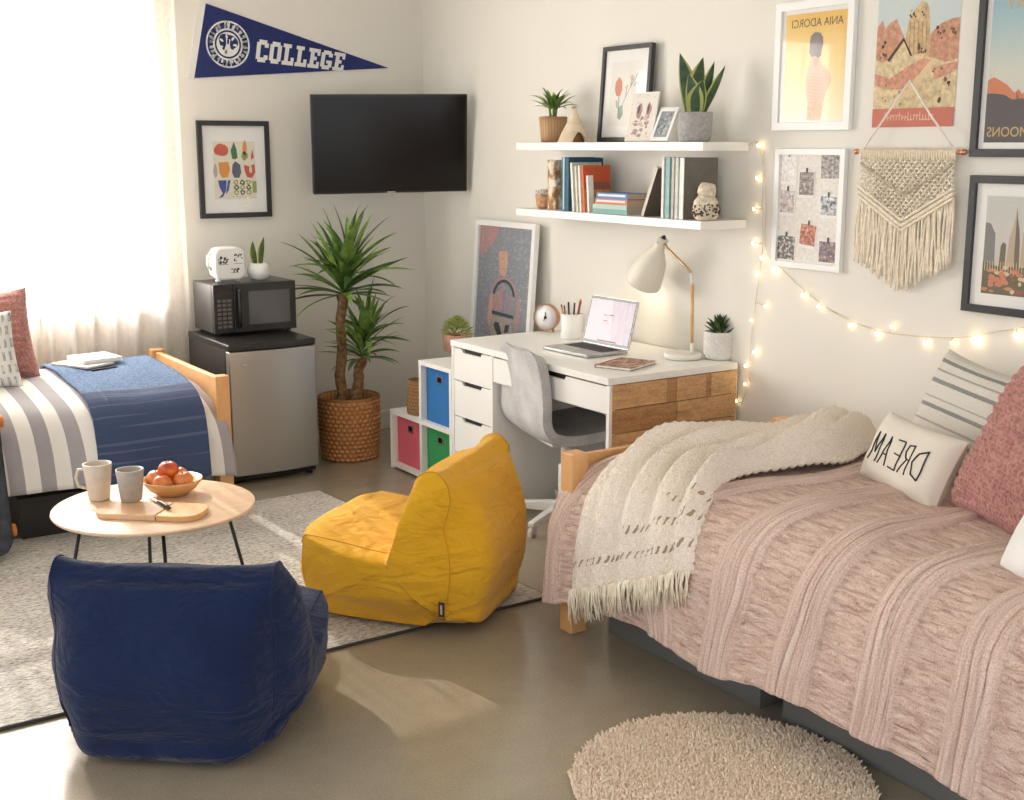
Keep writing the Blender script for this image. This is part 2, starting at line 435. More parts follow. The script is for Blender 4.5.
def blob(cx, cy, rx, ry, n=18, k=0.0, seed=0, rot=0.0):
    out = []
    for i in range(n):
        t = 2 * PI * i / n
        q = 1 + k * noise.noise((math.cos(t) * 1.3 + seed * 3.7, math.sin(t) * 1.3, seed))
        x, y = rx * q * math.cos(t), ry * q * math.sin(t)
        out.append((cx + x * math.cos(rot) - y * math.sin(rot), cy + x * math.sin(rot) + y * math.cos(rot)))
    return out
def leaf(mb, base, out, length, width, rise, droop, m=0, n=8, fold=.25, tip=.0, twist=0, edge=None, wb=.35):
    """strap leaf: starts at base, heads along `out` (unit vec in xy) rising then drooping"""
    out = Vector((out[0], out[1], 0)); out = out.normalized() if out.length > 1e-6 else Vector((1, 0, 0))
    side = Vector((-out.y, out.x, 0)); side = (side * math.cos(twist) + Vector((0, 0, 1)) * math.sin(twist))
    base = Vector(base); L = []; ang = rise; p = base.copy(); st = length / n
    for i in range(n + 1):
        t = i / n
        wd = width * (wb + (1 - wb) * math.sin(min(1, t / .45) * PI / 2)) * (1 - max(0, (t - .45) / .55) ** 1.8)
        d = out * math.cos(ang) + Vector((0, 0, 1)) * math.sin(ang); nrm = d.cross(side).normalized()
        L.append((p.copy(), side * (wd / 2), nrm * (wd * fold * .5)))
        p = p + d * st; ang -= droop / n * (0.4 + 1.2 * t)
    vs = []
    for p, s, q in L: vs += [p - s + q, p - s * .72 + q * .6, p, p + s * .72 + q * .6, p + s + q]
    fs = []; ms = []
    for i in range(n):
        for k in range(4):
            fs.append((i * 5 + k, i * 5 + k + 1, i * 5 + 6 + k, i * 5 + 5 + k)); ms.append(edge if (edge is not None and k in (0, 3)) else m)
    mb.add(vs, fs, m, True); mb.m[-len(ms):] = ms
def catmull(P, t):
    n = len(P) - 1; x = min(max(t, 0), 1) * n; i = min(int(x), n - 1); f = x - i
    a, b, c, d = (Vector(P[max(0, i - 1)]), Vector(P[i]), Vector(P[i + 1]), Vector(P[min(n, i + 2)]))
    return .5 * ((2 * b) + (c - a) * f + (2 * a - 5 * b + 4 * c - d) * f * f + (3 * b - 3 * c + d - a) * f ** 3)
class Path:
    """arc-length path of 2d points (h, z) with normals"""
    def __init__(s, P, n=240):
        s.p = [catmull([Vector((x, y, 0)) for x, y in P], i / n) for i in range(n + 1)]
        s.l = [0]
        for a, b in zip(s.p, s.p[1:]): s.l.append(s.l[-1] + (b - a).length)
        s.L = s.l[-1]
    def at(s, t):
        d = min(max(t, 0), 1) * s.L; lo, hi = 0, len(s.l) - 1
        while hi - lo > 1:
            m = (lo + hi) // 2
            if s.l[m] <= d: lo = m
            else: hi = m
        f = (d - s.l[lo]) / max(1e-9, s.l[hi] - s.l[lo]); p = s.p[lo].lerp(s.p[hi], f)
        g = (s.p[min(hi + 1, len(s.p) - 1)] - s.p[max(lo - 1, 0)]).normalized()
        return p, g
def sstep(a, b, x):
    t = min(1, max(0, (x - a) / (b - a))); return t * t * (3 - 2 * t)
def pillow(mb, w, h, t, n=40, m=0, disp=None, pull=.07, ex=.55, mf=None):
    def side(sg):
        def f(a, b):
            u, v = 2 * a - 1, 2 * b - 1
            if sg < 0: u = -u
            x = w / 2 * u * (1 - pull * (1 - v * v) * u * u); y = h / 2 * v * (1 - pull * (1 - u * u) * v * v)
            z = t / 2 * (max(0, (1 - u ** 4)) * max(0, (1 - v ** 4))) ** ex
            z += .006 * noise.noise((u * 3, v * 3, sg * 5 + w * 10)) * (1 - u ** 4) * (1 - v ** 4)
            if disp: z += disp(u, v) * min(1, 6 * (1 - abs(u))) * min(1, 6 * (1 - abs(v)))
            return (x, y, sg * z)
        return f
    mb.grid(side(1), n, n, m, mf=mf); mb.grid(side(-1), n, n, m, mf=mf)
def pillow_z(w, h, t, x, y, ex=.55):
    u, v = 2 * x / w, 2 * y / h
    return t / 2 * (max(0, 1 - u ** 4) * max(0, 1 - v ** 4)) ** ex + .006 * noise.noise((u * 3, v * 3, 5 + w * 10)) * (1 - u ** 4) * (1 - v ** 4)
def frame_from(c, right, up):
    r = Vector(right).normalized(); n = r.cross(Vector(up)).normalized(); u = n.cross(r)
    return axm(c, r, u, n)

# ---------------------------------------------------------------- the room
b = MB(); b.box(-2.6, XW + .12, -1.2, YB + .12, -.1, 0); struct(b.build('floor', M['floor']))
WX0, WX1, WZ0, WZ1 = .15, 2.07, .83, 2.42
b = MB()
b.box(-2.6, WX0, YB, YB + .12, 0, 2.75); b.box(WX1, XW + .12, YB, YB + .12, 0, 2.75)
b.box(WX0, WX1, YB, YB + .12, 0, WZ0); b.box(WX0, WX1, YB, YB + .12, WZ1, 2.75)
struct(b.build('wall_back', M['wall']))
b = MB(); b.box(XW, XW + .12, -1.2, YB, 0, 2.75); struct(b.build('wall_right', M['wall']))
b = MB(); b.box(-2.6, XW + .12, -1.2, YB + .12, 2.75, 2.85); struct(b.build('ceiling', M['trim']))
b = MB(); b.box(-2.6, XW, YB - .014, YB, 0, .1); b.box(-2.6, XW, YB - .009, YB, .1, .112); struct(b.build('baseboard_back', M['trim'], bevel=.003))
b = MB(); b.box(XW - .014, XW, -1.2, YB - .014, 0, .1); b.box(XW - .009, XW, -1.2, YB - .014, .1, .112); struct(b.build('baseboard_right', M['trim'], bevel=.003))
win = bpy.data.objects.new('window_1', None); COL.objects.link(win); win.location = ((WX0 + WX1) / 2, YB + .06, WZ0); struct(win)
ww, wh = WX1 - WX0, WZ1 - WZ0
b = MB(); b.X = Matrix.Translation((0, 0, wh / 2)) @ axm((0, 0, 0), (1, 0, 0), (0, 0, 1), (0, -1, 0)); ring_frame(b, ww, wh, .05, -.03, .03)
b.box(-.02, .02, -wh / 2 + .05, wh / 2 - .05, -.02, .02); b.box(-ww / 2 + .05, ww / 2 - .05, -.03, .03, -.018, .022)
struct(b.build('window_frame', M['trim'], win, bevel=.003))
b = MB(); b.X = Matrix.Translation((0, 0, wh / 2)) @ axm((0, 0, 0), (1, 0, 0), (0, 0, 1), (0, -1, 0))
b.rect(-ww / 2 + .04, ww / 2 - .04, -wh / 2 + .04, wh / 2 - .04, 0); struct(b.build('window_pane', M['pane'], win))
b = MB(); b.box(-ww / 2 - .04, ww / 2 + .04, -.1, -.03, -.025, 0); struct(b.build('window_sill', M['trim'], win, bevel=.004))

# curtains on a rod
t = thing('curtain_rod', 'slim white rod over the window carrying both sheer curtains', 'curtain rod', (1.0, YB - .1, 2.6))
b = MB(); b.tube([(-1.25, 0, 0), (1.25, 0, 0)], .011, 12); b.build('rod', M['powder_white'], t)
for sx in (-1.15, 1.22):
    b = MB(); b.tube([(sx, 0, 0), (sx, .1, 0)], .008, 8); b.obox((sx, .095, 0), (.015, 0, 0), (0, .004, 0), (0, 0, .025)); b.build('bracket', M['powder_white'], t)
def curtain(name, label, x0, x1, seed):
    n = int((x1 - x0) * 150); W = x1 - x0
    def f(a, z):
        x = x0 + a * W; zz = .03 + z * 2.57; g = .6 + .4 * (1 - z)
        y = .030 * math.sin(x * 52 + 1.6 * math.sin(x * 7 + seed)) + .02 * noise.noise((x * 9, zz * .35, seed)) * g + .012 * math.sin(x * 23 + zz * .6)
        return (x + .012 * noise.noise((x * 6, zz * .8, seed + 4)) * (1 - z), YB - .1 + y, zz)
    b = MB(); b.grid(f, n, 14)
    b.grid(lambda a, z: Vector(f(a, .985 + .012 * z)) + Vector((0, -.004, 0)), n, 3)   # stitched heading
    for a0, a1 in ((0, .022 / W), (1 - .022 / W, 1)):      # turned side hems, double cloth
        for k in (1, 2): b.grid(lambda a, z: Vector(f(a0 + (a1 - a0) * a, z)) + Vector((0, -.003 * k, 0)), 4, 14)
    return tag(b.build(name, M['sheer']), label, 'curtain', 'sheer curtains at the window')
curtain('sheer_curtain', 'wide white sheer curtain panel nearest the fridge', 1.44, 2.19, 1.0)
curtain('sheer_curtain', 'white sheer curtain panel hanging behind the pink knit pillow', .1, 1.425, 5.0)

# ---------------------------------------------------------------- light
W = bpy.data.worlds.new('daylight'); SC.world = W; W.use_nodes = True
bg = W.node_tree.nodes['Background']; bg.inputs[0].default_value = (.97, .98, .995, 1); bg.inputs[1].default_value = 1.65
def area(name, loc, rot, sx, sy, power, col):
    l = bpy.data.lights.new(name, 'AREA'); l.shape = 'RECTANGLE'; l.size = sx; l.size_y = sy; l.energy = power; l.color = col
    o = bpy.data.objects.new(name, l); o.location = loc; o.rotation_euler = rot; COL.objects.link(o); return o
area('window_daylight', ((WX0 + WX1) / 2, YB + .3, (WZ0 + WZ1) / 2), (-PI / 2, 0, 0), ww * 1.2, wh * 1.2, 230, (1, .99, .98))
sl = bpy.data.lights.new('sun', 'SUN'); sl.energy = 6.5; sl.angle = math.radians(.7); sl.color = (1, .965, .92)
so = bpy.data.objects.new('sun', sl); COL.objects.link(so)
so.rotation_euler = Vector((.02, -1, -.65)).to_track_quat('-Z', 'Y').to_euler()
SC.view_settings.view_transform = 'Standard'; SC.view_settings.look = 'None'; SC.view_settings.gamma = 1; SC.view_settings.exposure = .1; SC.view_settings.use_curve_mapping = False
SC.cycles.max_bounces = 8; SC.cycles.transparent_max_bounces = 16; SC.cycles.caustics_reflective = False; SC.cycles.caustics_refractive = False

# ---------------------------------------------------------------- on the back wall
# pennant
A_, B_, C_ = px(193, 78, 1, YB), px(204.5, 3, 1, YB), px(388, 68, 1, YB)
e1 = (C_ - (A_ + B_) / 2).normalized(); e2 = (B_ - A_); e2 = (e2 - e1 * e2.dot(e1)).normalized()
t = thing('pennant', 'navy felt pennant with white COLLEGE lettering on the back wall', 'pennant', mtx=axm((A_ + B_) / 2 - Vector((0, .004, 0)), e1, e2, e1.cross(e2)))
inv = t.matrix_world.inverted(); a2, b2, c2 = inv @ A_, inv @ B_, inv @ C_
b = MB(); b.prism([(a2.x, a2.y), (c2.x, c2.y), (b2.x, b2.y)], -.002, .002); b.build('flag', m_fabric('navy_felt', (38, 48, 98), (48, 58, 112), 500), t)
d = Vector((-.034, .004))
b = MB(); b.prism([(a2.x + .004, a2.y), (b2.x + .004, b2.y), (b2.x + d.x, b2.y + d.y), (a2.x + d.x, a2.y + d.y - .004)], -.0025, .003); b.build('binding', m_fabric('white_felt', (226, 224, 218), (236, 234, 228), 500), t)
def pen_xy(u, v): q = inv @ px(u, v, 1, YB); return q.x, q.y
GL = {  # block letters on a 6 x 8 grid as boxes
    'C': [(0, 1, 2, 7), (1, 0, 5, 1.7), (1, 6.3, 5, 8), (4, 1, 6, 2.6), (4, 5.4, 6, 7)], 'O': [(0, 1, 2, 7), (4, 1, 6, 7), (1, 0, 5, 1.7), (1, 6.3, 5, 8)],
    'L': [(1, 0, 3, 8), (0, 6.6, 4.2, 8), (0, 0, 6, 1.5), (4.4, 0, 6, 3)], 'E': [(1, 0, 3, 8), (0, 6.5, 6, 8), (0, 0, 6, 1.5), (2, 3.3, 4.4, 4.7), (4.6, 0, 6, 2.7), (4.6, 5.3, 6, 8)],
    'G': [(0, 1, 2, 7), (1, 0, 5, 1.7), (1, 6.3, 5, 8), (4, 1, 6, 3.8), (3, 2.6, 6, 3.9), (4, 5.4, 6, 7)]}
b = MB(); n = 7; lz = 0
p00, p01, p10, p11 = [Vector(pen_xy(*q)) for q in ((254.5, 61.5), (257, 39), (343.5, 71.5), (346.5, 54))]
for k, ch in enumerate('COLLEGE'):
    for (x0, y0, x1, y1) in GL[ch]:
        q = []
        for x, y in ((x0, y0), (x1, y0), (x1, y1), (x0, y1)):
            s = (k + x / 6 * .88 + .02) / n; v = y / 8; pt = (p00 * (1 - s) + p10 * s) * (1 - v) + (p01 * (1 - s) + p11 * s) * v
            q.append((pt.x, pt.y))
        lz += 1; b.prism(q, .0015, .0032 + lz * .00003)
b.build('lettering', mc('felt_white', (228, 227, 222), .9), t)
cx, cy = pen_xy(227.5, 44.5); rr = abs(pen_xy(250, 44.5)[0] - cx) * .97
b = MB()
def ann(r0, r1, z, m=0, k=40):
    b.add([(cx + r * math.cos(2 * PI * i / k), cy + r * math.sin(2 * PI * i / k), z) for r in (r0, r1) for i in range(k)], [(i, (i + 1) % k, k + (i + 1) % k, k + i) for i in range(k)], m)
ann(rr * .93, rr, .0032); ann(rr * .60, rr * .68, .0032)
rs = random.Random(3)
for i in range(24):      # worn stitched lettering round the rim
    th = 2 * PI * i / 24; ra = rr * .805
    for j in range(3):
        o = th + rs.uniform(-.07, .07); q = ra + rs.uniform(-.09, .09) * rr; w, h = rr * rs.uniform(.025, .05), rr * rs.uniform(.05, .1)
        ux, uy = math.cos(o), math.sin(o)
        if j == 0: w, h = rr * .025, rr * .095
        b.poly([(cx + ux * (q + s1 * h) - uy * s2 * w, cy + uy * (q + s1 * h) + ux * s2 * w) for s1, s2 in ((-1, -1), (1, -1), (1, 1), (-1, 1))], .0032)
ann(0, rr * .52, .0030, 0)
b.poly(blob(cx, cy + rr * .05, rr * .42, rr * .38, 20, .3, 2), .0033, 1)
for i in range(7): b.poly(blob(cx + rr * .33 * math.cos(i * .9), cy + rr * .33 * math.sin(i * .9), rr * .1, rr * .05, 8, .4, i, i * .9), .0034, 0)
b.poly([(cx - rr * .2, cy - rr * .4), (cx + rr * .2, cy - rr * .4), (cx + rr * .08, cy), (cx + rr * .1, cy + rr * .22), (cx - rr * .1, cy + rr * .22), (cx - rr * .08, cy)], .0034, 0)
b.poly(blob(cx, cy + rr * .12, rr * .05, rr * .12), .0035, 1)
b.build('seal', [M['felt_white'], mc('felt_navy', (36, 46, 96), .9)], t)

# vegetable print
def draw_veg(mb, w, h):
    mb.rect(-w / 2, w / 2, -h / 2, h / 2, .0045, 0)
    mb.rect(-w * .36, w * .36, -h * .36, h * .34, .0047, 1)
    X = lambda a: (a - .5) * w * .74; Y = lambda a: (.5 - a) * h * .72
    P = lambda pts, m: mb.poly([(X(x), Y(y)) for x, y in pts], .005, m)
    E = lambda x, y, rx, ry, m, k=.15, sd=0, z=.005: mb.poly(blob(X(x), Y(y), rx * w * .74, ry * h * .72, 18, k, sd), z, m)
    E(.2, .17, .17, .10, 2, .2, 1); P([(.50, .03), (.56, .16), (.58, .3), (.52, .33), (.45, .32), (.42, .18)], 3)
    E(.75, .14, .05, .12, 4, .4, 3); E(.74, .27, .08, .07, 5, .4, 4); P([(.93, .15), (.96, .3), (.9, .34), (.89, .28)], 2)
    P([(.13, .38), (.36, .37), (.39, .5), (.33, .63), (.2, .64), (.14, .55)], 4); E(.05, .52, .05, .11, 6, .3, 5)
    P([(.52, .36), (.63, .42), (.65, .55), (.6, .64), (.48, .64), (.43, .55), (.45, .42)], 7)
    P([(.72, .42), (.83, .45), (.97, .41), (.98, .55), (.9, .65), (.78, .63), (.73, .53)], 2); E(.87, .5, .035, .06, 1, .2, 1, .0053)
    P([(.1, .68), (.3, .68), (.28, .85), (.2, .96), (.1, .98), (.2, .9), (.13, .8)], 8); P([(.33, .68), (.39, .68), (.34, .85), (.27, .92)], 8)
    for i in range(9): E(.52 + .16 * (i % 3) * .9, .72 + .085 * (i // 3), .06, .04, 9 if i % 2 else 5, .5, i); E(.52 + .16 * (i % 3) * .9, .72 + .085 * (i // 3), .028, .018, 1, .4, i, .0053)
    P([(.9, .7), (1.0, .7), (1.0, .9), (.9, .9)], 5)
    for i in range(6): mb.rect(X(.42 + i * .05), X(.45 + i * .05), Y(.965), Y(.95 + .008 * (i % 2)), .005, 6)
VEG = [mc('print_white', (240, 239, 236)), mc('print_cream', (228, 221, 206)), mc('print_red', (208, 96, 76)), mc('print_green', (70, 122, 74)), mc('print_orange', (222, 148, 72)),
       mc('print_lime', (156, 170, 92)), mc('print_grey', (176, 172, 166)), mc('print_slate', (98, 98, 116)), mc('print_blue', (62, 88, 150)), mc('print_dark', (66, 74, 58))]
cW = px(233, 168.5, 1, YB - .01)
picture('framed_print', 'framed vegetable print with colourful rows beside the curtain', 'picture', WB((2.505, YB - .001, 1.527)), .40, .508, .026, .022, M['frame_black'], draw_veg, VEG, mount=.012)

# television on an angled corner bracket
TL, TRt, BRt, BLt = px(307, 96, 1, 6.19), px(464, 93, 1, 5.93), px(469.5, 192, 1, 5.97), px(316.5, 193, 1, 6.23)
cen = (TL + TRt + BRt + BLt) / 4; r_ = ((TRt + BRt) - (TL + BLt)).normalized(); u_ = ((TL + TRt) - (BLt + BRt))
tw = ((TRt + BRt) - (TL + BLt)).length / 2; th_ = u_.length / 2
t = thing('television', 'flat black television mounted high in the room corner', 'television', mtx=frame_from(cen, r_, u_))
b = MB(); b.box(-tw / 2, tw / 2, -th_ / 2, th_ / 2, -.035, 0); b.build('body', M['black'], t, bevel=.004)
b = MB(); ring_frame(b, tw, th_, .012, 0, .006); b.build('bezel', mc('gloss_black', (14, 14, 15), .25), t, bevel=.001)
b = MB(); b.rect(-tw / 2 + .01, tw / 2 - .01, -th_ / 2 + .012, th_ / 2 - .01, .003); b.build('screen', mc('dark_screen', (12, 10, 10), .16, spec=.3), t)
b = MB(); b.box(-.022, .022, -th_ / 2 + .001, -th_ / 2 + .008, .006, .009); b.build('badge', M['alu'], t, bevel=.001)
wi = t.matrix_world.inverted()
b = MB(); b.box(-.1, .1, -.1, .1, -.05, -.035)
arm0 = wi @ Vector((cen.x + .08, cen.y + .1, cen.z)); arm1 = wi @ Vector((cen.x - .1, YB - .02, cen.z)); wallp = wi @ Vector((cen.x - .1, YB - .03, cen.z))
b.tube([(0, 0, -.045), arm1], .018, 8); ax_ = wi.to_3x3(); b.obox(wallp, ax_ @ Vector((.05, 0, 0)), ax_ @ Vector((0, .012, 0)), ax_ @ Vector((0, 0, .11)))
b.build('wall_bracket', M['blackmetal'], t)

# ---------------------------------------------------------------- fridge, microwave and the things on it
FX0, FX1, FY0, FY1, FH = 2.150, 2.605, 5.75, 6.33, .705
t = thing('mini_fridge', 'stainless mini fridge with black top under the microwave', 'fridge', ((FX0 + FX1) / 2, (FY0 + FY1) / 2, 0))
hw, hd = (FX1 - FX0) / 2, (FY1 - FY0) / 2
b = MB(); b.box(-hw, hw, -hd + .055, hd, .03, FH - .03); b.build('body', mc('fridge_side_black', (46, 44, 43), .45), t, bevel=.006)
def fd(z0, z1, x0, x1, bow, y1): # bowed slab
    b = MB(); n = 12
    pts = [(x0 + (x1 - x0) * i / n, -hd - bow * (1 - (2 * i / n - 1) ** 2)) for i in range(n + 1)] + [(x1, y1), (x0, y1)]
    b.prism(pts, z0, z1); return b
fd(.045, FH - .036, -hw, hw, .018, -hd + .05).build('door', M['steel'], t, bevel=.006)
fd(FH - .034, FH, -hw - .003, hw + .003, .022, hd).build('top_lid', mc('black_lid', (30, 29, 28), .3, var=(60, .4)), t, bevel=.008)
b = MB(); b.ball((0, 0, 0), (.019, .004, .008)); 
for i in range(len(b.v)): b.v[i] += Vector((-hw + .075, -hd - .0125, FH - .105))
b.build('badge', M['alu'], t)
b = MB(); b.box(-hw + .01, hw - .01, -hd + .02, -hd + .05, .02, .045); b.build('kick_plate', M['black'], t)
for sx in (-1, 1):
    for sy in (-1, 1):
        b = MB(); b.lathe([(.018, 0), (.018, .03)], 12, (sx * (hw - .03), sy * (hd - .06), 0)); b.build('foot', M['black'], t)
MWc = Vector((2.415, 6.195, FH)); mw, md, mh = .222, .15, .262
t = thing('microwave', 'black countertop microwave standing on the mini fridge', 'microwave', MWc)
b = MB(); b.box(-mw, mw, -md + .03, md, .012, mh); b.build('body', mc('microwave_shell', (52, 50, 50), .32), t, bevel=.008)
b = MB(); b.box(-mw, -mw + .105, -md, -md + .03, .012, mh); b.build('control_panel', mc('gloss_panel', (34, 32, 31), .25), t, bevel=.004)
for r in range(7):
    for c in range(3):
        b = MB(); b.box(-mw + .018 + c * .027, -mw + .038 + c * .027, -md - .0015, -md, .04 + r * .022, .054 + r * .022); b.build('button', mc('button_grey', (92, 86, 80), .5), t)
b = MB(); b.box(-mw + .016, -mw + .09, -md - .001, -md, .215, .24); b.build('display', mc('display_glass', (40, 22, 18), .15), t)
b = MB(); b.box(-mw + .107, mw, -md, -md + .03, .012, mh); dr = b.build('door', M['gloss_panel'], t, bevel=.004)
b = MB(); b.box(-mw + .185, mw - .035, -md - .0012, -md, .05, .22); b.build('door_window', mc('dark_mirror_glass', (70, 68, 68), .08, spec=.8), dr)
b = MB(); b.tube([(-mw + .128, -md, .04), (-mw + .128, -md - .022, .05), (-mw + .128, -md - .022, .225), (-mw + .128, -md, .235)], .009, 8); b.build('handle', M['gloss_panel'], dr)
for sx in (-1, 1):
    for sy in (-1, 1): b = MB(); b.lathe([(.014, 0), (.014, .013)], 10, (sx * (mw - .03), sy * (md - .04), 0)); b.build('foot', M['black'], t)
topz = FH + mh
# printed ceramic jug-shaped holder
cp = px(228.5, 279, 1, 6.16)
t = thing('ceramic_holder', 'square white ceramic holder with dark printed marks on the microwave', 'ceramic holder', (cp.x, 6.17, topz), .0)
b = MB()
prof = []
for (x, z, r) in ((.062, .028, .03), (.075, .17, .035), (-.062, .175, .05), (-.075, .03, .045)):
    pass
def rr_path(x0, x1, z0, z1, r, n=6):
    out = []
    for cx_, cz_, a in ((x1 - r, z0 + r, -90), (x1 - r, z1 - r, 0), (x0 + r, z1 - r, 90), (x0 + r, z0 + r, 180)):
        for i in range(n + 1): q = math.radians(a + 90 * i / n); out.append((cx_ + r * math.cos(q), cz_ + r * math.sin(q)))
    return out
b.X = Matrix.Rotation(PI / 2, 4, 'X')
b.prism(rr_path(-.082, .082, .012, .178, .045), -.05, .05, 0, True)
b.build('body', M['ceramic_w'], t, bevel=.012, bseg=3)
b = MB(); b.tube([(-.078, 0, .15), (-.1, 0, .135), (-.102, 0, .09), (-.08, 0, .06)], .008, 8); b.build('handle', M['ceramic_w'], t)
for x in (-.05, .05): b = MB(); b.lathe([(.014, 0), (.016, .014)], 12, (x, 0, 0)); b.build('foot', M['ceramic_w'], t)
rs = random.Random(5)
for x0, x1, z0, z1, k in ((-.062, -.012, .098, .128, 16), (.018, .062, .1, .142, 12), (0, .04, .055, .07, 7)):
    b = MB(); b.X = Matrix.Translation((0, -.0505, 0)) @ Matrix.Rotation(PI / 2, 4, 'X')
    b.rect(x0, x1, z0 - .006, z0 - .004, 0, 0)
    for i in range(k):
        x, z = rs.uniform(x0, x1), rs.uniform(z0, z1); b.poly(blob(x, z, rs.uniform(.002, .006), rs.uniform(.003, .009), 8, .5, i), .0, 0)
    b.build('printed_mark', mc('print_charcoal', (62, 58, 56)), t)
cp = px(260, 277, 1, 6.16)
def pot_plant(name, label, loc, prof, pmat, n=32, soil_z=None, soil_r=None, pname='pot', fn=None, group=None, cat='potted plant', rz=0):
    t = thing(name, label, cat, loc, rz, group)
    b = MB(); b.lathe(prof, n, fn=fn); b.build(pname, pmat, t)
    b = MB(); b.lathe([(0.0001, soil_z), (soil_r, soil_z - .002), (soil_r, soil_z - .006)], n); b.build('soil', M['soil'], t)
    return t
t = pot_plant('snake_plant', 'two-leaved snake plant in round white pot on the microwave', (cp.x, 6.17, topz),
              [(.03, 0), (.052, .012), (.062, .04), (.058, .068), (.044, .086), (.036, .088), (.036, .08)], M['ceramic_w'], soil_z=.083, soil_r=.036)
b = MB()
for sx, a, h in ((-.014, PI, .125), (.014, 0, .145)):
    n0 = len(b.v); leaf(b, (0, 0, .078), (1, 0), h, .05, 1.45 if sx > 0 else 1.7, .05, 0, 8, .3, edge=1, wb=.62)
    for i in range(n0, len(b.v)): p = b.v[i]; b.v[i] = Vector((p.x + p.y * .85 + sx, p.y * .3, p.z))
b.build('leaves', [mc('leaf_olive_green', (92, 112, 62), .45, var=(30, .25)), M['leaf_edge']], t)

# ---------------------------------------------------------------- big yucca in a woven basket
bc = Vector((2.905, 6.0, 0))
t = thing('yucca_plant', 'tall two-stemmed yucca in a woven basket beside the fridge', 'potted plant', bc)
b = MB()
R0 = .162
def wv(tt, z, i):
    v = i / 56 * 15; u = tt / (2 * PI) * 34 + .5 * (int(v) % 2)
    return .006 * abs(math.sin(PI * u)) * abs(math.sin(PI * v)) if .0 < z < .33 else 0
b.lathe([(R0 * .93, 0)] + [(R0 * (.95 + .06 * math.sin(min(1, z / .33) * PI * .62)), z) for z in [i * .33 / 52 for i in range(1, 53)]] + [(R0 - .004, .336), (R0 - .016, .334), (R0 - .018, .26)], 238, fn=wv)
b.build('basket', M['basket'], t)
b = MB(); b.tube([(math.cos(k * PI / 24) * (R0 - .004), math.sin(k * PI / 24) * (R0 - .004), .332) for k in range(48)], .009, 8, closed=True); b.build('basket_rim', M['basket'], t)
b = MB(); b.lathe([(.0001, .29), (R0 - .016, .285), (R0 - .016, .27)], 40); b.build('soil', M['soil'], t)
RTv = Vector((RT.x, RT.y, 0)); FWv = Vector((FW.x, FW.y, 0)).normalized()
for (o0, o1, h, rad) in ((-.045, -.025, .885, .026), (.03, .07, .54, .028)):
    p0 = RTv * o0; p1 = RTv * o1
    b = MB(); pts = []; rr_ = []
    for i in range(15):
        s = i / 14; pts.append(p0.lerp(p1, s) + Vector((.006 * math.sin(i * 1.1), .005 * math.cos(i * 1.7), .27 + (h - .27) * s))); rr_.append(rad * (1.12 - .2 * s + .07 * math.sin(i * 2.3)) * (1.25 if i >= 13 else 1))
    b.tube(pts, rr_, 12); b.build('trunk', M['trunk'], t)
rs = random.Random(11)
def crown(base, n, l0, l1, w, parent, up=.0, mats=None):
    b = MB()
    for i in range(n):
        a = i * 2.39996 + rs.uniform(-.3, .3); s = i / n
        rise = 1.45 - 1.55 * s ** 1.1 + rs.uniform(-.12, .12)
        leaf(b, Vector(base) + Vector((0, 0, .07 * (1 - s))), (math.cos(a), math.sin(a)), rs.uniform(l0, l1) * (1 - .12 * s), w * rs.uniform(.8, 1.15), rise, rs.uniform(.2, .9), 0 if rs.random() < .6 else 1, 9, .3, twist=rs.uniform(-.4, .4))
    return b.build('leaf_crown', mats or [M['leaf'], M['leaf2']], parent)
crown(RTv * -.02 + Vector((0, 0, .87)), 50, .30, .45, .042, t)
crown(RTv * .02 + Vector((0, 0, .97)), 22, .27, .40, .042, t)
crown(RTv * .075 + Vector((0, 0, .53)), 36, .2, .33, .034, t)
crown(RTv * .11 + Vector((0, 0, .63)), 22, .2, .33, .034, t)
# ---------------------------------------------------------------- left bed
LY0, LY1, LX1, LX0 = 5.36, 6.26, 1.958, .02
t = thing('bed', 'honey pine bed under the window with a striped bedspread', 'bed', (LX1, (LY0 + LY1) / 2, 0), group=None)
L0 = Vector((LX1, (LY0 + LY1) / 2, 0)); hy = (LY1 - LY0) / 2
for y in (-hy, hy):
    b = MB(); b.box(-.033, .033, y - .03, y + .03, 0, .637); b.build('post', M['pine'], t, bevel=.005)
    b = MB(); b.box(LX0 - LX1 - .033, LX0 - LX1 + .033, y - .03, y + .03, 0, .9); b.build('headboard_post', M['pine'], t, bevel=.005)
b = MB(); b.box(-.016, .016, -hy + .03, hy - .03, .50, .625); b.build('top_rail', M['pine'], t, bevel=.006)
b = MB(); b.box(-.016, .016, -hy + .03, hy - .03, .24, .36); b.build('lower_rail', M['pine'], t, bevel=.006)
b = MB(); b.box(LX0 - LX1 - .016, LX0 - LX1 + .016, -hy + .03, hy - .03, .4, .88); b.build('headboard', M['pine'], t, bevel=.006)
for y in (-hy, hy): b = MB(); b.box(LX0 - LX1 + .033, -.033, y - .014, y + .014, .24, .35); b.build('side_rail', M['pine'], t, bevel=.004)
b = MB(); b.box(LX0 - LX1 + .03, -.04, -hy + .035, hy - .035, .33, .53); b.build('mattress', M['sheet_w'], t, bevel=.05, bseg=4)

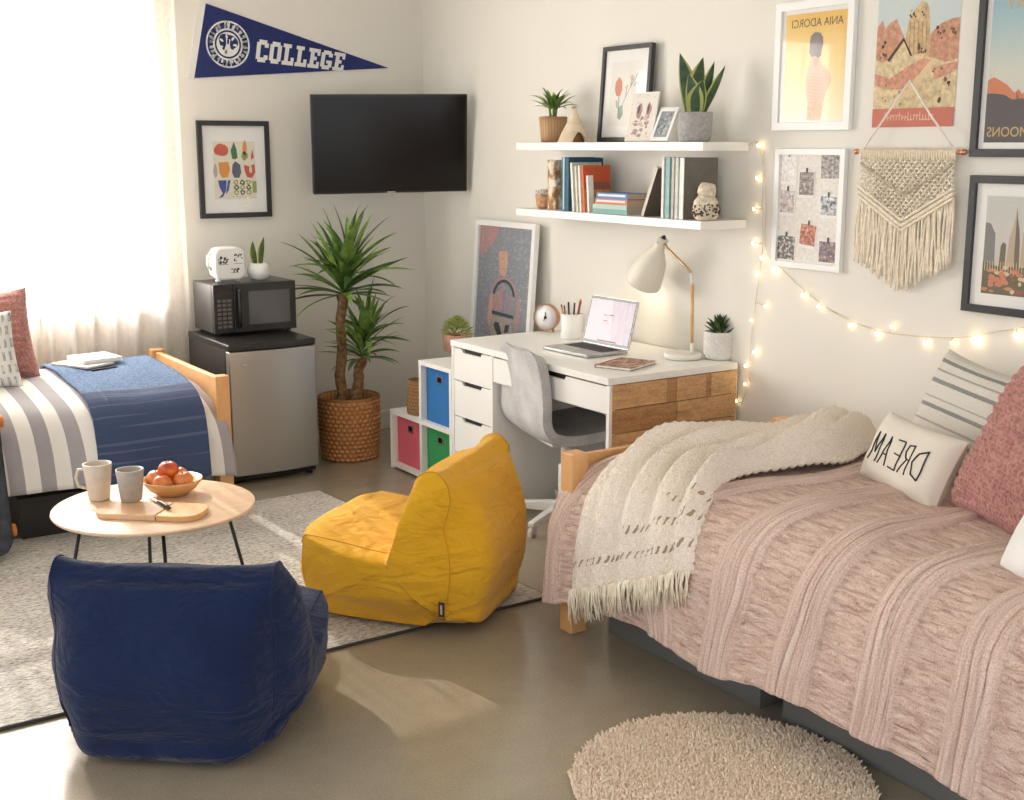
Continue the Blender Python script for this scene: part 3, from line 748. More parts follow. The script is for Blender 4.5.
LP = Path([(6.235, .42), (6.225, .54), (6.16, .60), (5.9, .605), (5.6, .588), (5.43, .555), (5.345, .495), (5.312, .42), (5.302, .34), (5.296, .24)])
def lbed(x0, x1, P, off, hem, flare, nu, nv, fold=.006, seed=0, edge_drop=0.0, t0=0.0, rdrop=0.0):
    def f(a, c):
        tt = t0 + (1 - t0) * c; p, g = P.at(tt); dr = sstep(.62, 1, tt)
        xe = x1 + flare * dr
        x = x0 + a * (xe - x0)
        nz = Vector((-g.y, g.x)) if True else 0
        n = Vector((g.y, -g.x)); n = n if n.y > 0 or abs(n.y) < .3 and n.x < 0 else -n
        o = off + fold * noise.noise((x * 5, tt * 5, seed)) + dr * .012 * math.sin(x * 17 + seed) * sstep(.7, 1, tt)
        y, z = p.x + n.x * o, p.y + n.y * o
        if tt > .8: z += (hem - P.p[-1].y) * (tt - .8) / .2 + .008 * math.sin(x * 6 + seed) * (tt - .8) / .2
        if tt > .6: z -= rdrop * sstep(.8, 1, a) * (tt - .6) / .4
        z -= edge_drop * sstep(.93, 1, a) * (1 - dr)
        return (x, y, z)
    b = MB(); b.grid(f, nu, nv); return b
ST = []; per = 2 * .0655 / 1.72; ph = .005
cs = [(196, 192, 194), (238, 234, 227)]
k = 0
while k * per / 2 < 1.0 and k < 31:
    ST.append((k * per / 2, (166, 163, 168) if k % 2 else (236, 232, 225))); k += 1
# stripes: built in the mesh as woven bands so that they follow the cloth
b = lbed(.07, 1.938, LP, .006, .235, .055, 150, 60, .008, 3, .04, rdrop=.06)
bw = .0655 / 1.9
b.m = []
for i in range(149):
    for j in range(59): b.m.append(0 if int((i / 149) * 1.9 / .0655 + .95) % 2 else 1)
o = b.build('bedspread', [m_fabric('stripe_grey', (156, 151, 156), (178, 173, 176), 600), m_fabric('stripe_white', (230, 226, 219), (242, 239, 233), 600)], solid=.008, soff=1)
tag(o, 'grey and white striped bedspread on the bed under the window', 'bedspread')
b = lbed(1.375, 1.862, LP, .026, .205, .0, 90, 110, .012, 8, 0, .03)
bm = b
t = thing('throw_blanket', 'navy knitted throw laid across the striped bedspread', 'blanket', (1.6, 5.8, .5))
WORLD_PARTS.add(t.name)
o = b.build('cloth', M['navy'], t)
def m_bluethrow():
    n = NT('denim_blue_throw'); uv = n.uvc(); y = n.xyz(uv)[1]
    vo = n.n('ShaderNodeTexVoronoi', Vector=n.mp(uv, (55, 150, 1)), Scale=1.0, Randomness=.6).outputs['Distance']
    top = n.ramp(vo, [(.2, (136, 162, 194)), (.75, (70, 98, 138))]); fz = n.noise(n.obj(), 500, 2, .7)  # knit top; its paler blue is window sunlight put into the colour
    st = n.n('ShaderNodeTexWave', Vector=n.mp(uv, (1, 60, 1)), _bands_direction='Y', Scale=.085, Distortion=0).outputs['Fac']
    st2 = n.noise(n.mp(uv, (.6, 95, 1)), 1.0, 0)
    low = n.mix(n.ramp(st2, [(.60, (0, 0, 0)), (.64, (150, 150, 150))]), n.ramp(fz, [(.3, (52, 66, 98)), (.7, (76, 90, 122))]), (128, 134, 152))
    f = n.ramp(y, [(.655, (0, 0, 0)), (.67, (255, 255, 255))])
    n.P(Base__Color=n.mix(f, top, low), Roughness=.95, Sheen__Weight=.2); n.b.inputs['Specular IOR Level'].default_value = .1
    h = n.math('MULTIPLY', vo, n.math('SUBTRACT', 1.15, f))
    return n.bump(n.math('MULTIPLY', h, -1.0), .9, .01).m
o.data.materials[0] = m_bluethrow(); s = o.modifiers.new('solid', 'SOLIDIFY'); s.thickness = .01; s.offset = 1
b = MB(); rs = random.Random(4)
for i in range(64):
    x = 1.38 + i * .477 / 63; b.tube([(x, 5.272, .215), (x + rs.uniform(-.006, .006), 5.27, .195), (x + rs.uniform(-.01, .01), 5.272 + rs.uniform(-.005, .005), .168)], .0026, 5)
o = b.build('fringe', mc('fringe_grey', (120, 122, 132), .9), t); o['kind'] = 'stuff'
# papers lying on the throw
def slab_book(name, label, cat, mtx, w, h, th, cov, pages, group=None):
    t = thing(name, label, cat, mtx=mtx, group=group)
    b = MB(); b.box(-w / 2, w / 2, -h / 2, h / 2, 0, .0025); b.box(-w / 2, w / 2, -h / 2, h / 2, th - .0025, th); b.box(-w / 2, -w / 2 + .003, -h / 2, h / 2, .0025, th - .0025)
    b.build('cover', cov, t, bevel=.0008)
    b = MB(); b.box(-w / 2 + .003, w / 2 - .004, -h / 2 + .004, h / 2 - .004, .0025, th - .0025); b.build('pages', pages, t)
    return t
RZ = lambda a: Matrix.Rotation(a, 4, 'Z')
q = px(92, 356, 2, .6)
slab_book('magazine', 'thin open-edged grey magazine lying under the white notebook on the navy throw', 'magazine', Matrix.Translation((1.52, 5.99, .637)) @ RZ(.5), .17, .24, .010, mc('magazine_grey', (196, 190, 186), .5), M['paper'])
slab_book('notebook', 'white notebook lying on top of the magazine on the navy throw', 'notebook', Matrix.Translation((1.585, 6.03, .6485)) @ RZ(.15), .19, .2, .018, mc('notebook_white', (226, 222, 214), .6), M['paper'])
t = thing('pen', 'dark pen lying beside the magazine on the navy throw', 'pen', (1.58, 5.84, .634), .3)
b = MB(); b.tube([(-.07, 0, .0), (.06, 0, .0)], .0045, 8); b.build('barrel', M['black'], t)
b = MB(); b.tube([(.06, 0, 0), (.072, 0, 0)], [.004, .0008], 8); b.build('tip', M['alu'], t)
# pillows at the left edge
KN = lambda u, v: .011 * abs(math.sin(v * 20 + .6 * math.sin(u * 8))) * (.6 + .5 * abs(math.sin(u * 32 + v * 9))) - .003
M['pinkknit'] = m_knit('dusty_rose_knit', (204, 150, 142), (152, 100, 93), 46, 40, .7, .006)
b = MB(); pillow(b, .42, .42, .15, 90, 0, KN)
o = b.build('pillow', M['pinkknit']); o.matrix_world = frame_from((1.10, 6.02, .79), (1, -.25, .10), (-.36, .25, 1)); tag(o, 'pink knitted pillow on the striped bedspread by the curtain', 'pillow')
def m_ikat():
    n = NT('block_print_grey'); uv = n.uvc()
    u = n.mp(uv, (7, 6, 1)); w = n.n('ShaderNodeTexBrick', Vector=u, Scale=1.0, Mortar__Size=.16, Brick__Width=.55, Row__Height=1.0).outputs['Fac']
    z = n.noise(n.mp(uv, (60, 9, 1)), 1.0, 4, .8); f = n.math('ADD', n.math('MULTIPLY', w, .5), z)
    n.P(Base__Color=n.ramp(f, [(.44, (138, 138, 134)), (.60, (226, 224, 218))]), Roughness=.95); return n.bump(z, .2, .003).m
b = MB(); pillow(b, .36, .34, .13, 44)
o = b.build('pillow', m_ikat()); o.matrix_world = frame_from((1.015, 5.83, .755), (1, -.3, .10), (-.34, .25, 1)); tag(o, 'white pillow block printed in grey in front of the pink knitted one', 'pillow')
# dark storage box under the left bed
def bin_(name, label, x0, x1, y0, y1, h, mt, lidm):
    t = thing(name, label, 'storage box', ((x0 + x1) / 2, (y0 + y1) / 2, 0)); a, c = (x1 - x0) / 2, (y1 - y0) / 2; w = .006
    b = MB()
    for q in ((-a, a, -c, -c + w), (-a, a, c - w, c), (-a, -a + w, -c + w, c - w), (a - w, a, -c + w, c - w)): b.box(*q, .004, h - .025)
    b.box(-a, a, -c, c, 0, .006); b.build('tub', mt, t, bevel=.002)
    b = MB(); b.box(-a - .008, a + .008, -c - .008, c + .008, h - .027, h); b.build('lid', lidm, t, bevel=.004)
    return t
bin_('storage_box', 'black storage box under the striped bed beside the skateboard', 1.07, 1.72, 5.40, 5.95, .19, mc('black_bin', (34, 33, 33), .4), mc('black_bin_lid', (28, 28, 28), .45))

# skateboard standing on its tail against the bed
q = px(1, 490, 1, 5.22)
t = thing('skateboard', 'dark skateboard with orange wheels standing upright against the striped bed', 'skateboard', mtx=frame_from((.888, 5.215, .335), (.97, .1, 0), (-.0, .13, 1)))
def deck(a, c):
    v = 2 * c - 1; w = .1 * (1 - max(0, (abs(v) - .72) / .28) ** 2.4) ** .5 if abs(v) > .72 else .1
    z = .05 * max(0, (abs(v) - .7) / .3) ** 1.6
    x = (2 * a - 1) * max(w, .002); return (x, v * .31, z + .006 * (2 * a - 1) ** 2)
b = MB(); b.grid(deck, 14, 40); b.build('deck', mc('dark_grip', (52, 54, 62), .7, var=(30, .3)), t, solid=.011, soff=0)
for v in (-.225, .225):
    b = MB(); b.box(-.025, .025, v - .035, v + .035, -.022, -.006); b.tube([(-.11, v, -.04), (.11, v, -.04)], .006, 8); b.tube([(0, v, -.045), (0, v, -.02)], .014, 8); tk = b.build('truck', M['alu'], t)
    for sx in (-1, 1):
        b = MB(); b.lathe([(.012, -.016), (.026, -.014), (.027, 0), (.026, .014), (.012, .016)], 20, (sx * .112, v, -.04), ax=(Vector((0, 1, 0)), Vector((0, 0, 1)), Vector((1, 0, 0)))); b.build('wheel', mc('orange_wheel', (222, 132, 52), .45), tk)

# ---------------------------------------------------------------- coffee table and what stands on it
TC = Vector((1.28, 4.215, 0)); TZ = .42
t = thing('coffee_table', 'round pale wood coffee table on thin black legs', 'coffee table', TC)
b = MB(); b.lathe([(.33, TZ - .014), (.342, TZ - .012), (.346, TZ - .007), (.345, TZ - .002), (.341, TZ)], 72); b.build('tabletop', M['table_wood'], t)
vd = Vector((TC.x, TC.y, 0)).normalized(); vs_ = Vector((vd.y, -vd.x, 0)); wob = Matrix.Rotation(.09, 3, 'Z')
for d in (vs_, -vs_, wob @ vd, wob @ -vd):
    d = d.normalized(); s = Vector((-d.y, d.x, 0))
    b = MB(); b.tube([d * .24 + Vector((0, 0, TZ - .014)), d * .33], .0065, 10); b.obox(d * .24 + Vector((0, 0, TZ - .017)), d * .03, s * .02, (0, 0, .002)); b.build('leg', M['blackmetal'], t)
zt = TZ + .0005
def cup(name, label, loc, r0, r1, h, m, handle=None):
    t = thing(name, label, 'cup' if not handle else 'mug', loc)
    b = MB(); b.lathe([(r0 * .9, 0), (r0, .004), (r0 + (r1 - r0) * .5, h * .5), (r1, h), (r1 - .004, h + .001), (r1 - .008, h * .97), (r0 + (r1 - r0) * .4 - .007, h * .4), (r0 - .008, .012), (.0001, .01)], 36); b.build('body', m, t)
    if handle:
        d = Vector((handle[0], handle[1], 0)).normalized(); rm = (r0 + r1) / 2
        b = MB(); b.tube([d * (rm - .002) + Vector((0, 0, h * .3)), d * (rm + .028) + Vector((0, 0, h * .36)), d * (rm + .036) + Vector((0, 0, h * .6)), d * (rm + .026) + Vector((0, 0, h * .82)), d * (r1 - .004) + Vector((0, 0, h * .84))], .0055, 8); b.build('handle', m, t)
    return t
q = px(99.5, 499.5, 2, TZ); cup('mug', 'tall cream stoneware mug with a handle on the round table', (q.x, q.y, zt), .036, .05, .132, M['ceramic_c'], (-RT.x, -RT.y))
q0 = px(97, 508, 2, TZ + .02); q1 = px(203, 512, 2, TZ + .02); qc = px(153, 508.5, 2, TZ + .02)
dr_ = (q1 - q0).normalized(); pr_ = Vector((-dr_.y, dr_.x, 0)); Lh = (q1 - q0).length / 2 * .98
t = thing('serving_board', 'two-piece rounded wooden serving board under the grey cup', 'serving board', mtx=axm((qc.x, qc.y, zt), dr_, pr_, (0, 0, 1)))
def half(x0, x1, w, rl, rr):
    out = []
    for cx_, cy_, a, r in ((x1 - rr, -w + rr, -90, rr), (x1 - rr, w - rr, 0, rr), (x0 + rl, w - rl, 90, rl), (x0 + rl, -w + rl, 180, rl)):
        for i in range(9): q = math.radians(a + 90 * i / 8); out.append((cx_ + r * math.cos(q), cy_ + r * math.sin(q)))
    return out
b = MB(); b.prism(half(-Lh, Lh * .22, .082, .05, .004), 0, .02); b.build('board', M['board_wood'], t, bevel=.004)
b = MB(); b.prism(half(Lh * .235, Lh, .082, .004, .06), 0, .02); b.build('board_end', M['bowl_wood'], t, bevel=.004)
q = px(131.5, 500.5, 2, TZ + .021); cup('cup', 'grey stoneware cup standing on the wooden serving board', (q.x, q.y, zt + .021), .036, .048, .112, M['ceramic_g'])
qa, qb = px(155, 499.5, 2, TZ + .03), px(172, 509, 2, TZ + .03); dd = (qb - qa)
t = thing('cheese_knife', 'small dark-handled knife lying on the serving board', 'knife', mtx=axm(((qa.x + qb.x) / 2, (qa.y + qb.y) / 2, zt + .0215), dd.normalized(), Vector((-dd.y, dd.x, 0)).normalized(), (0, 0, 1)))
b = MB(); b.tube([(-.05, 0, .007), (-.02, 0, .008), (.03, 0, .008), (.055, 0, .007)], [.004, .007, .0075, .005], 10); b.build('handle', mc('dark_handle', (50, 46, 44), .4), t)
b = MB(); b.prism([(-.05, -.005), (-.05, .006), (-.11, .008), (-.125, 0), (-.11, -.006)], .004, .0065); b.build('blade', M['alu'], t)
q = px(173, 494, 2, TZ); BW = Vector((q.x, q.y, zt))
t = thing('fruit_bowl', 'shallow bamboo bowl of fruit on the round table', 'bowl', BW)
b = MB(); b.lathe([(.05, 0), (.054, .004), (.082, .022), (.104, .05), (.107, .058), (.104, .0585), (.09, .04), (.06, .017), (.0001, .012)], 48); b.build('bowl', M['bowl_wood'], t)
def m_fruit(nm, a, b_):
    n = NT(nm); v = n.noise(n.obj(), 16, 4, .6, .5); n.P(Base__Color=n.ramp(v, [(.35, a), (.65, b_)]), Roughness=.32); return n.m
FR = [m_fruit('apple_skin_red', (176, 36, 30), (226, 120, 44)), m_fruit('apple_skin_orange', (206, 92, 46), (236, 164, 92)), m_fruit('apple_skin_blush', (216, 112, 62), (238, 186, 126))]
for (lb, du, dv, dz, r, k) in (('red apple topping the fruit pile in the bamboo bowl', -.012, .0, .088, .038, 0), ('pale orange apple at the left of the bamboo bowl', -.062, .012, .056, .033, 2),
                               ('orange apple at the front of the bamboo bowl', -.022, -.05, .054, .033, 1), ('orange-red apple at the right of the bamboo bowl', .045, -.02, .056, .036, 1), ('orange apple at the back of the bamboo bowl', .01, .052, .056, .034, 1)):
    p = BW + RTv * du + FWv * dv + Vector((0, 0, dz))
    t = thing('apple', lb, 'apple', p, k * 1.3 + du * 30, group='apples in the bamboo bowl')
    b = MB(); b.lathe([(.0001, -r * .8)] + [(r * math.cos(a) * (1.0 if a < .2 else 1.0), r * .92 * math.sin(a) - (.22 * r * math.exp(-((math.cos(a)) / .3) ** 2) if a > 0 else -.12 * r * math.exp(-((math.cos(a)) / .3) ** 2))) for a in [(-PI / 2 + .12) + (PI - .2) * i / 15 for i in range(16)]] + [(.0001, r * .68)], 24); b.build('flesh', FR[k], t)
    b = MB(); b.tube([(0, 0, r * .66), (.003, .001, r * .98)], .0014, 6); b.build('stem', M['trunk'], t)

# ---------------------------------------------------------------- rugs
b = MB(); b.prism([(-1.4, 3.585), (2.545, 3.615), (2.455, 5.42), (-1.4, 5.42)], 0, .011)
t = thing('area_rug', 'large pale grey flecked rug under the round table', 'rug', (1.2, 4.5, 0)); WORLD_PARTS.add(t.name); b.build('woven_field', M['rug'], t, bevel=.003)
b = MB()
for (p, q) in (((-1.4, 3.585), (2.545, 3.615)), ((2.545, 3.615), (2.455, 5.42))): b.tube([(p[0], p[1], .006), (q[0], q[1], .006)], .0058, 6)
b.build('bound_edge', mc('rug_binding', (70, 64, 58), .9), t)
SR = Vector((2.125, 2.22, 0)); sr = .395
t = thing('shag_rug', 'small round cream shaggy rug in front of the pink bed', 'rug', SR)
b = MB(); b.lathe([(.0001, .004), (sr - .01, .004), (sr - .006, .0)], 80); b.lathe([(sr - .008, 0), (sr - .004, .008), (sr - .012, .014), (.0001, .016)], 80); b.build('backing', mc('shag_base', (206, 190, 166), .95), t)
b = MB(); rs = random.Random(8)
for i in range(15000):
    r = sr * math.sqrt((i + .5) / 15000); a = i * 2.399963 + rs.uniform(-.05, .05); r *= 1 + .012 * noise.noise((math.cos(a) * 4, math.sin(a) * 4, 0)) + rs.uniform(-.004, .004)
    x, y = r * math.cos(a), r * math.sin(a); h = rs.uniform(.012, .022); w = rs.uniform(.0026, .0042); lx, ly = rs.uniform(-.012, .012), rs.uniform(-.012, .012)
    c, s = math.cos(i), math.sin(i)
    vs = [(x + w * c, y + w * s, .008), (x - w * s, y + w * c, .008), (x - w * c, y - w * s, .008), (x + w * s, y - w * c, .008)]
    vs += [(x + lx * .6 + w * 1.1 * c, y + ly * .6 + w * 1.1 * s, .008 + h * .7), (x + lx * .6 - w * 1.1 * s, y + ly * .6 + w * 1.1 * c, .008 + h * .7), (x + lx * .6 - w * 1.1 * c, y + ly * .6 - w * 1.1 * s, .008 + h * .7), (x + lx * .6 + w * 1.1 * s, y + ly * .6 - w * 1.1 * c, .008 + h * .7), (x + lx, y + ly, .008 + h)]
    b.add(vs, [(0, 1, 5, 4), (1, 2, 6, 5), (2, 3, 7, 6), (3, 0, 4, 7), (4, 5, 8), (5, 6, 8), (6, 7, 8), (7, 4, 8)], i % 3, True)
o = b.build('pile', [mc('shag_cream', (240, 220, 198), .95), mc('shag_beige', (230, 208, 184), .95), mc('shag_sand', (247, 231, 212), .95)], t); o['kind'] = 'stuff'

# ---------------------------------------------------------------- bean bag chairs
def bean_bag(label, loc, facing, m, seam, w=.6, tagz=None, seed=0, sc=1.0, zs=1.0):
    f = Vector((facing[0], facing[1], 0)).normalized(); rz = math.atan2(f.y, f.x) - PI / 2
    t = thing('bean_bag_chair', label, 'bean bag', loc, rz)
    prof0 = [(.30, .012), (.338, .10), (.352, .20), (.342, .300), (.325, .325), (.27, .325), (.15, .312), (.03, .295), (-.03, .305), (-.068, .42), (-.105, .53), (-.125, .575), (-.16, .597), (-.205, .588), (-.262, .50), (-.305, .36), (-.315, .24), (-.29, .10), (-.225, .012)]
    # dense closed profile: rounded except at the top corners
    N = 120; n0 = len(prof0); prof = []
    P3 = [Vector((y, z, 0)) for y, z in prof0]
    per = n0 - 1
    for i in range(N):
        x = i / N * n0; k = int(x); u = x - k; A, B, C, D = P3[(k - 1) % n0], P3[k % n0], P3[(k + 1) % n0], P3[(k + 2) % n0]
        p = .5 * ((2 * B) + (C - A) * u + (2 * A - 5 * B + 4 * C - D) * u * u + (3 * B - 3 * C + D - A) * u ** 3)
        prof.append(Vector((p.x, max(p.y, .0), 0)) * sc)
    cen = Vector((-.03, .25, 0)) * sc
    top = max(p.y for p in prof)
    def hw(p):   # half width by height: full at the belly, squarer up the back
        z = p.y / top; return w / 2 * (.90 + .07 * sstep(0, .9, z) + .05 * math.sin(min(1, z / .8) * PI))
    nrm = []
    for i in range(N):
        d = (prof[(i + 1) % N] - prof[i - 1]).normalized(); q = Vector((d.y, -d.x, 0)); q = q if q.dot(prof[i] - cen) > 0 or True else -q; nrm.append(q)
    # profile runs counter to clock: fix outward sense at the belly
    if nrm[0].dot(prof[0] - cen) < 0: nrm = [-q for q in nrm]
    wr = lambda p, k: .011 * noise.noise((p[0] * 3 + seed, p[1] * 4, p[2] * 4)) + .0045 * noise.noise((p[0] * 7 + seed, p[1] * 22, p[2] * 16 + k)) * k
    NS = 40
    def strip(a, c):
        i = int(round(a * N)) % N; p = prof[i]; x = 2 * c - 1
        bulge = .034 * (1 - x ** 4) if p.y > .03 else 0
        # soft dent of the seat centre, full back panel
        if p.y > .2 * sc and p.x > -.05: bulge *= .35
        if p.y > .55 * sc: bulge = -.012 * (1 - x * x)
        q = p + nrm[i] * bulge; X = hw(p) * x
        rear = sstep(-.12, -.2, p.x) * sstep(.56, .40, p.y); low = .28 * sstep(.12, .02, p.y); front = sstep(.30, .33, p.x) * .4
        q = q - nrm[i] * (.075 * max(rear, low, front) * max(0, (abs(x) - .62) / .38) ** 2.2)
        cr = wr((X, q.x, q.y), .5 + .9 * max(0, 1 - abs(p.y - .36) / .22))
        q = q + nrm[i] * cr * min(1, 6 * (1 - abs(x)))
        ear = max(0, (abs(x) - .72) / .28) ** 2
        if p.y > .55 * sc: q = q + Vector((-.004, .010, 0)) * ear; X *= 1 + .02 * ear
        return (X, q.x, max(q.y * zs, .003))
    b = MB(); b.grid(strip, N, NS, 0, cu=True)
    NR = 22
    for sg in (-1, 1):
        def side(a, c):
            i = int(round(a * N)) % N; e = strip(a, 1 if sg > 0 else 0); r = c
            q = Vector((e[1], e[2], 0)).lerp(Vector((cen.x, cen.y * zs, 0)), 1 - r) if r < 1 else Vector((e[1], e[2], 0))
            puff = .062 * (1 - r ** 3) * min(1, max(.0, q.y / .12))
            X = (abs(e[0]) * (r ** 1.2) + hw(cen) * (1 - r ** 1.2)) + puff + wr((9 + sg, q.x, q.y), 1.1) * min(1, 5 * (1 - r)) * min(1, q.y / .1)
            return (sg * X, q.x, q.y)
        b.grid(side, N, NR, 0, cu=True)
    b.build('cushion_body', m, t)
    b = MB()
    for sg in (0, 1):
        pts = [Vector(strip(i / N, sg)) for i in range(N)]
        b.tube(pts, .0024, 6, closed=True)
    b.build('seam_piping', seam, t)
    if tagz:
        b = MB(); sx, yy, zz = tagz
        X = sx * (hw(Vector((yy, zz, 0))) + .052)
        b.obox((X, yy, zz), (.0025, 0, 0), (0, .011, 0), (0, 0, .026)); lab = b.build('label_tag', mc('dark_tag', (52, 46, 40), .6), t, bevel=.001)
        b = MB(); ring = .0; b.obox((X + sx * .003, yy, zz), (.0006, 0, 0), (0, .0035, 0), (0, 0, .016)); b.build('tag_print', mc('tag_cream', (190, 178, 150), .7), lab)
    return t
bean_bag('navy blue bean bag chair seen from behind at the edge of the rug', (1.115, 3.37, 0.0), (.62, .785), M['navy'], m_fabric('navy_piping', (20, 34, 70)), .62, seed=2, zs=.90)
bean_bag('mustard yellow bean bag chair at the corner of the flecked rug', (2.125, 3.83, .011), (-.60, .80), M['yellow'], m_fabric('mustard_piping', (196, 140, 22)), .605, (-1, -.225, .115), seed=7, zs=.95)

# ---------------------------------------------------------------- cube storage with fabric bins
SX, S0, S1, S2 = 2.974, 5.035, 5.352, 5.664
t = thing('cube_shelf', 'white L-shaped cube shelf holding the coloured fabric bins beside the desk', 'cube shelf', (SX, S0, 0))
w = .022; dp = .39; b = MB()
b.box(0, dp, 0, w, 0, .613); b.box(0, dp, S1 - S0 - w, S1 - S0, 0, .613); b.box(0, dp, S2 - S0 - w, S2 - S0, 0, .312)
b.box(0, dp, w, S1 - S0 - w, .613 - w, .613); b.box(0, dp, w, S1 - S0 - w, .290, .312); b.box(0, dp, w, S1 - S0 - w, .012, .034)
b.box(0, dp, S1 - S0, S2 - S0 - w, .290, .312); b.box(0, dp, S1 - S0, S2 - S0 - w, .012, .034); b.build('frame', M['white'], t, bevel=.0015)
b = MB(); b.box(dp - .006, dp - .001, .01, S1 - S0 - .01, .02, .6); b.box(dp - .006, dp - .001, S1 - S0, S2 - S0 - .01, .02, .30); b.build('back_panel', M['white'], t)
def fbin(nm, label, y0, y1, z0, h, col):
    mm = m_fabric('felt_' + nm, col, tuple(min(255, c * 1.1) for c in col), 600, bs=.15)
    t = thing('fabric_bin', label, 'storage bin', (SX + .03, (y0 + y1) / 2, z0), 0, 'fabric bins in the cube shelf'); hw_ = (y1 - y0) / 2; d = .33
    b = MB(); sw, sh, sz = .045, .028, h - .062       # slot in the front face
    b.box(0, .004, -hw_, -sw / 2, 0, h); b.box(0, .004, sw / 2, hw_, 0, h); b.box(0, .004, -sw / 2, sw / 2, 0, sz); b.box(0, .004, -sw / 2, sw / 2, sz + sh, h)
    b.box(.004, d, -hw_, -hw_ + .004, 0, h); b.box(.004, d, hw_ - .004, hw_, 0, h); b.box(d - .004, d, -hw_ + .004, hw_ - .004, 0, h); b.box(.004, d - .004, -hw_ + .004, hw_ - .004, 0, .005)
    b.build('box', mm, t)
    b = MB(); b.X = axm((-.0005, 0, sz + sh / 2), (0, -1, 0), (0, 0, 1), (-1, 0, 0)); ring_frame(b, sw + .012, sh + .012, .007, 0, .003); b.build('handle_ring', mc('chrome_ring', (180, 178, 172), .3, metal=.8), t, bevel=.001)
    b = MB(); b.box(.008, .010, -.04, .04, sz - .02, sz + sh + .02); b.build('slot_lining', M['black'], t)
g = .006
fbin('rose', 'pink fabric bin in the low cube of the shelf', S1 + g, S2 - w - g, .034, .245, (206, 92, 104))
fbin('blue', 'blue fabric bin in the top cube of the shelf', S0 + w + g, S1 - w - g, .312, .268, (38, 106, 168))
fbin('green', 'green fabric bin in the lower cube beside the desk drawers', S0 + w + g, S1 - w - g, .034, .245, (42, 140, 78))
t = thing('basket', 'small round woven basket on the low white cube', 'basket', (SX + .078, 5.475, .3125))
b = MB(); b.lathe([(.062, 0)] + [(.064 + .003 * math.sin(i * .3 + .4) + .002 * (i % 2), .005 + i * .17 / 20) for i in range(21)] + [(.062, .178), (.058, .172), (.056, .02), (.0001, .018)], 48, fn=lambda a, z, i: .003 * math.sin(a * 20 + (PI if i % 2 else 0)) if i < 22 else 0); b.build('woven_body', M['basket2'], t)
def succulent(b, base, n, r, h, l, w, rs, m=(0, 1), rise0=1.35, rise1=.2):
    for i in range(n):
        a = i * 2.39996 + rs.uniform(-.2, .2); s = i / n
        p = Vector(base) + Vector((math.cos(a), math.sin(a), 0)) * r * s * rs.uniform(.7, 1.05) + Vector((0, 0, h * (1 - s * s)))
        leaf(b, p, (math.cos(a), math.sin(a)), l * rs.uniform(.8, 1.2), w, rise0 + (rise1 - rise0) * s, .2, m[i % 2], 5, .6, wb=.6)
t = pot_plant('succulent', 'bushy pale green succulent in square terracotta pot beside the leaning picture', (px(457, 352, 2, .6135).x, px(457, 352, 2, .6135).y, .6135), [(.058, 0), (.068, .004), (.078, .085), (.078, .092), (.068, .092), (.066, .08)], M['terra'], 4, .082, .06, rz=PI / 4)
b = MB(); rs = random.Random(2); succulent(b, (0, 0, .085), 190, .072, .07, .036, .013, rs); b.build('leaves', [mc('leaf_lime', (150, 168, 84), .5, var=(50, .2)), mc('leaf_pale', (184, 190, 116), .5)], t)
# large picture leaning on the wall behind the cube shelf
def draw_mask(mb, w, h):
    mb.rect(-w / 2, w / 2, -h / 2, h / 2, .0045, 0)
    X = lambda a: (a - .5) * w; Y = lambda a: (.5 - a) * h
    P = lambda pts, m, z=.005: mb.poly([(X(x), Y(y)) for x, y in pts], z, m)
    E = lambda x, y, rx, ry, m, z=.005, k=.2, sd=0: mb.poly(blob(X(x), Y(y), rx * w, ry * h, 22, k, sd), z, m)
    def arc(cx, cy, rx, ry, a0, a1, th, m, z):
        n = 20
        for i in range(n):
            q = [math.radians(a0 + (a1 - a0) * (i + d) / n) for d in (0, 1.05)]
            P([(cx + rx * math.cos(q[0]), cy - ry * math.sin(q[0])), (cx + rx * math.cos(q[1]), cy - ry * math.sin(q[1])), (cx + (rx - th) * math.cos(q[1]), cy - (ry - th * .5) * math.sin(q[1])), (cx + (rx - th) * math.cos(q[0]), cy - (ry - th * .5) * math.sin(q[0]))], m, z)
    P([(0, 0), (.38, 0), (.3, .1), (.12, .2), (.02, .22)], 1); P([(.38, .18), (.55, .17), (.56, .3), (.52, .36), (.42, .35)], 2)
    arc(.52, .55, .27, .19, 20, 160, .05, 1, .0050); arc(.52, .53, .22, .15, 15, 165, .045, 3, .0052)
    P([(.33, .5), (.5, .44), (.5, .62), (.32, .6)], 1, .0051); P([(.55, .46), (.7, .5), (.7, .62), (.55, .62)], 4, .0051); P([(.31, .62), (.72, .63), (.72, .655), (.31, .645)], 3, .0053)
    for x, s in ((.26, 1), (.77, -1)): P([(x, .5), (x + .05, .5), (x + .07, .68), (x + .02 * s, .76), (x - .03, .68)], 2 if s > 0 else 1, .0051)
    P([(.35, .66), (.66, .66), (.72, .78), (.62, .9), (.4, .9), (.3, .78)], 5, .005); P([(.38, .7), (.46, .7), (.52, .78), (.5, .86), (.45, .8), (.36, .73)], 3, .0053); P([(.58, .71), (.66, .7), (.64, .76), (.56, .77)], 3, .0053)
    P([(.4, .84), (.68, .84), (.64, .93), (.62, 1), (.58, .93), (.5, .93), (.47, 1), (.43, 1), (.44, .92)], 6, .0054)
def m_speck(nm, a, b_):
    n = NT(nm); n.P(Base__Color=n.ramp(n.noise(n.obj(), 60, 4, .8), [(.36, (150, 153, 160)), (.5, a), (.66, b_)]), Roughness=.7); return n.m
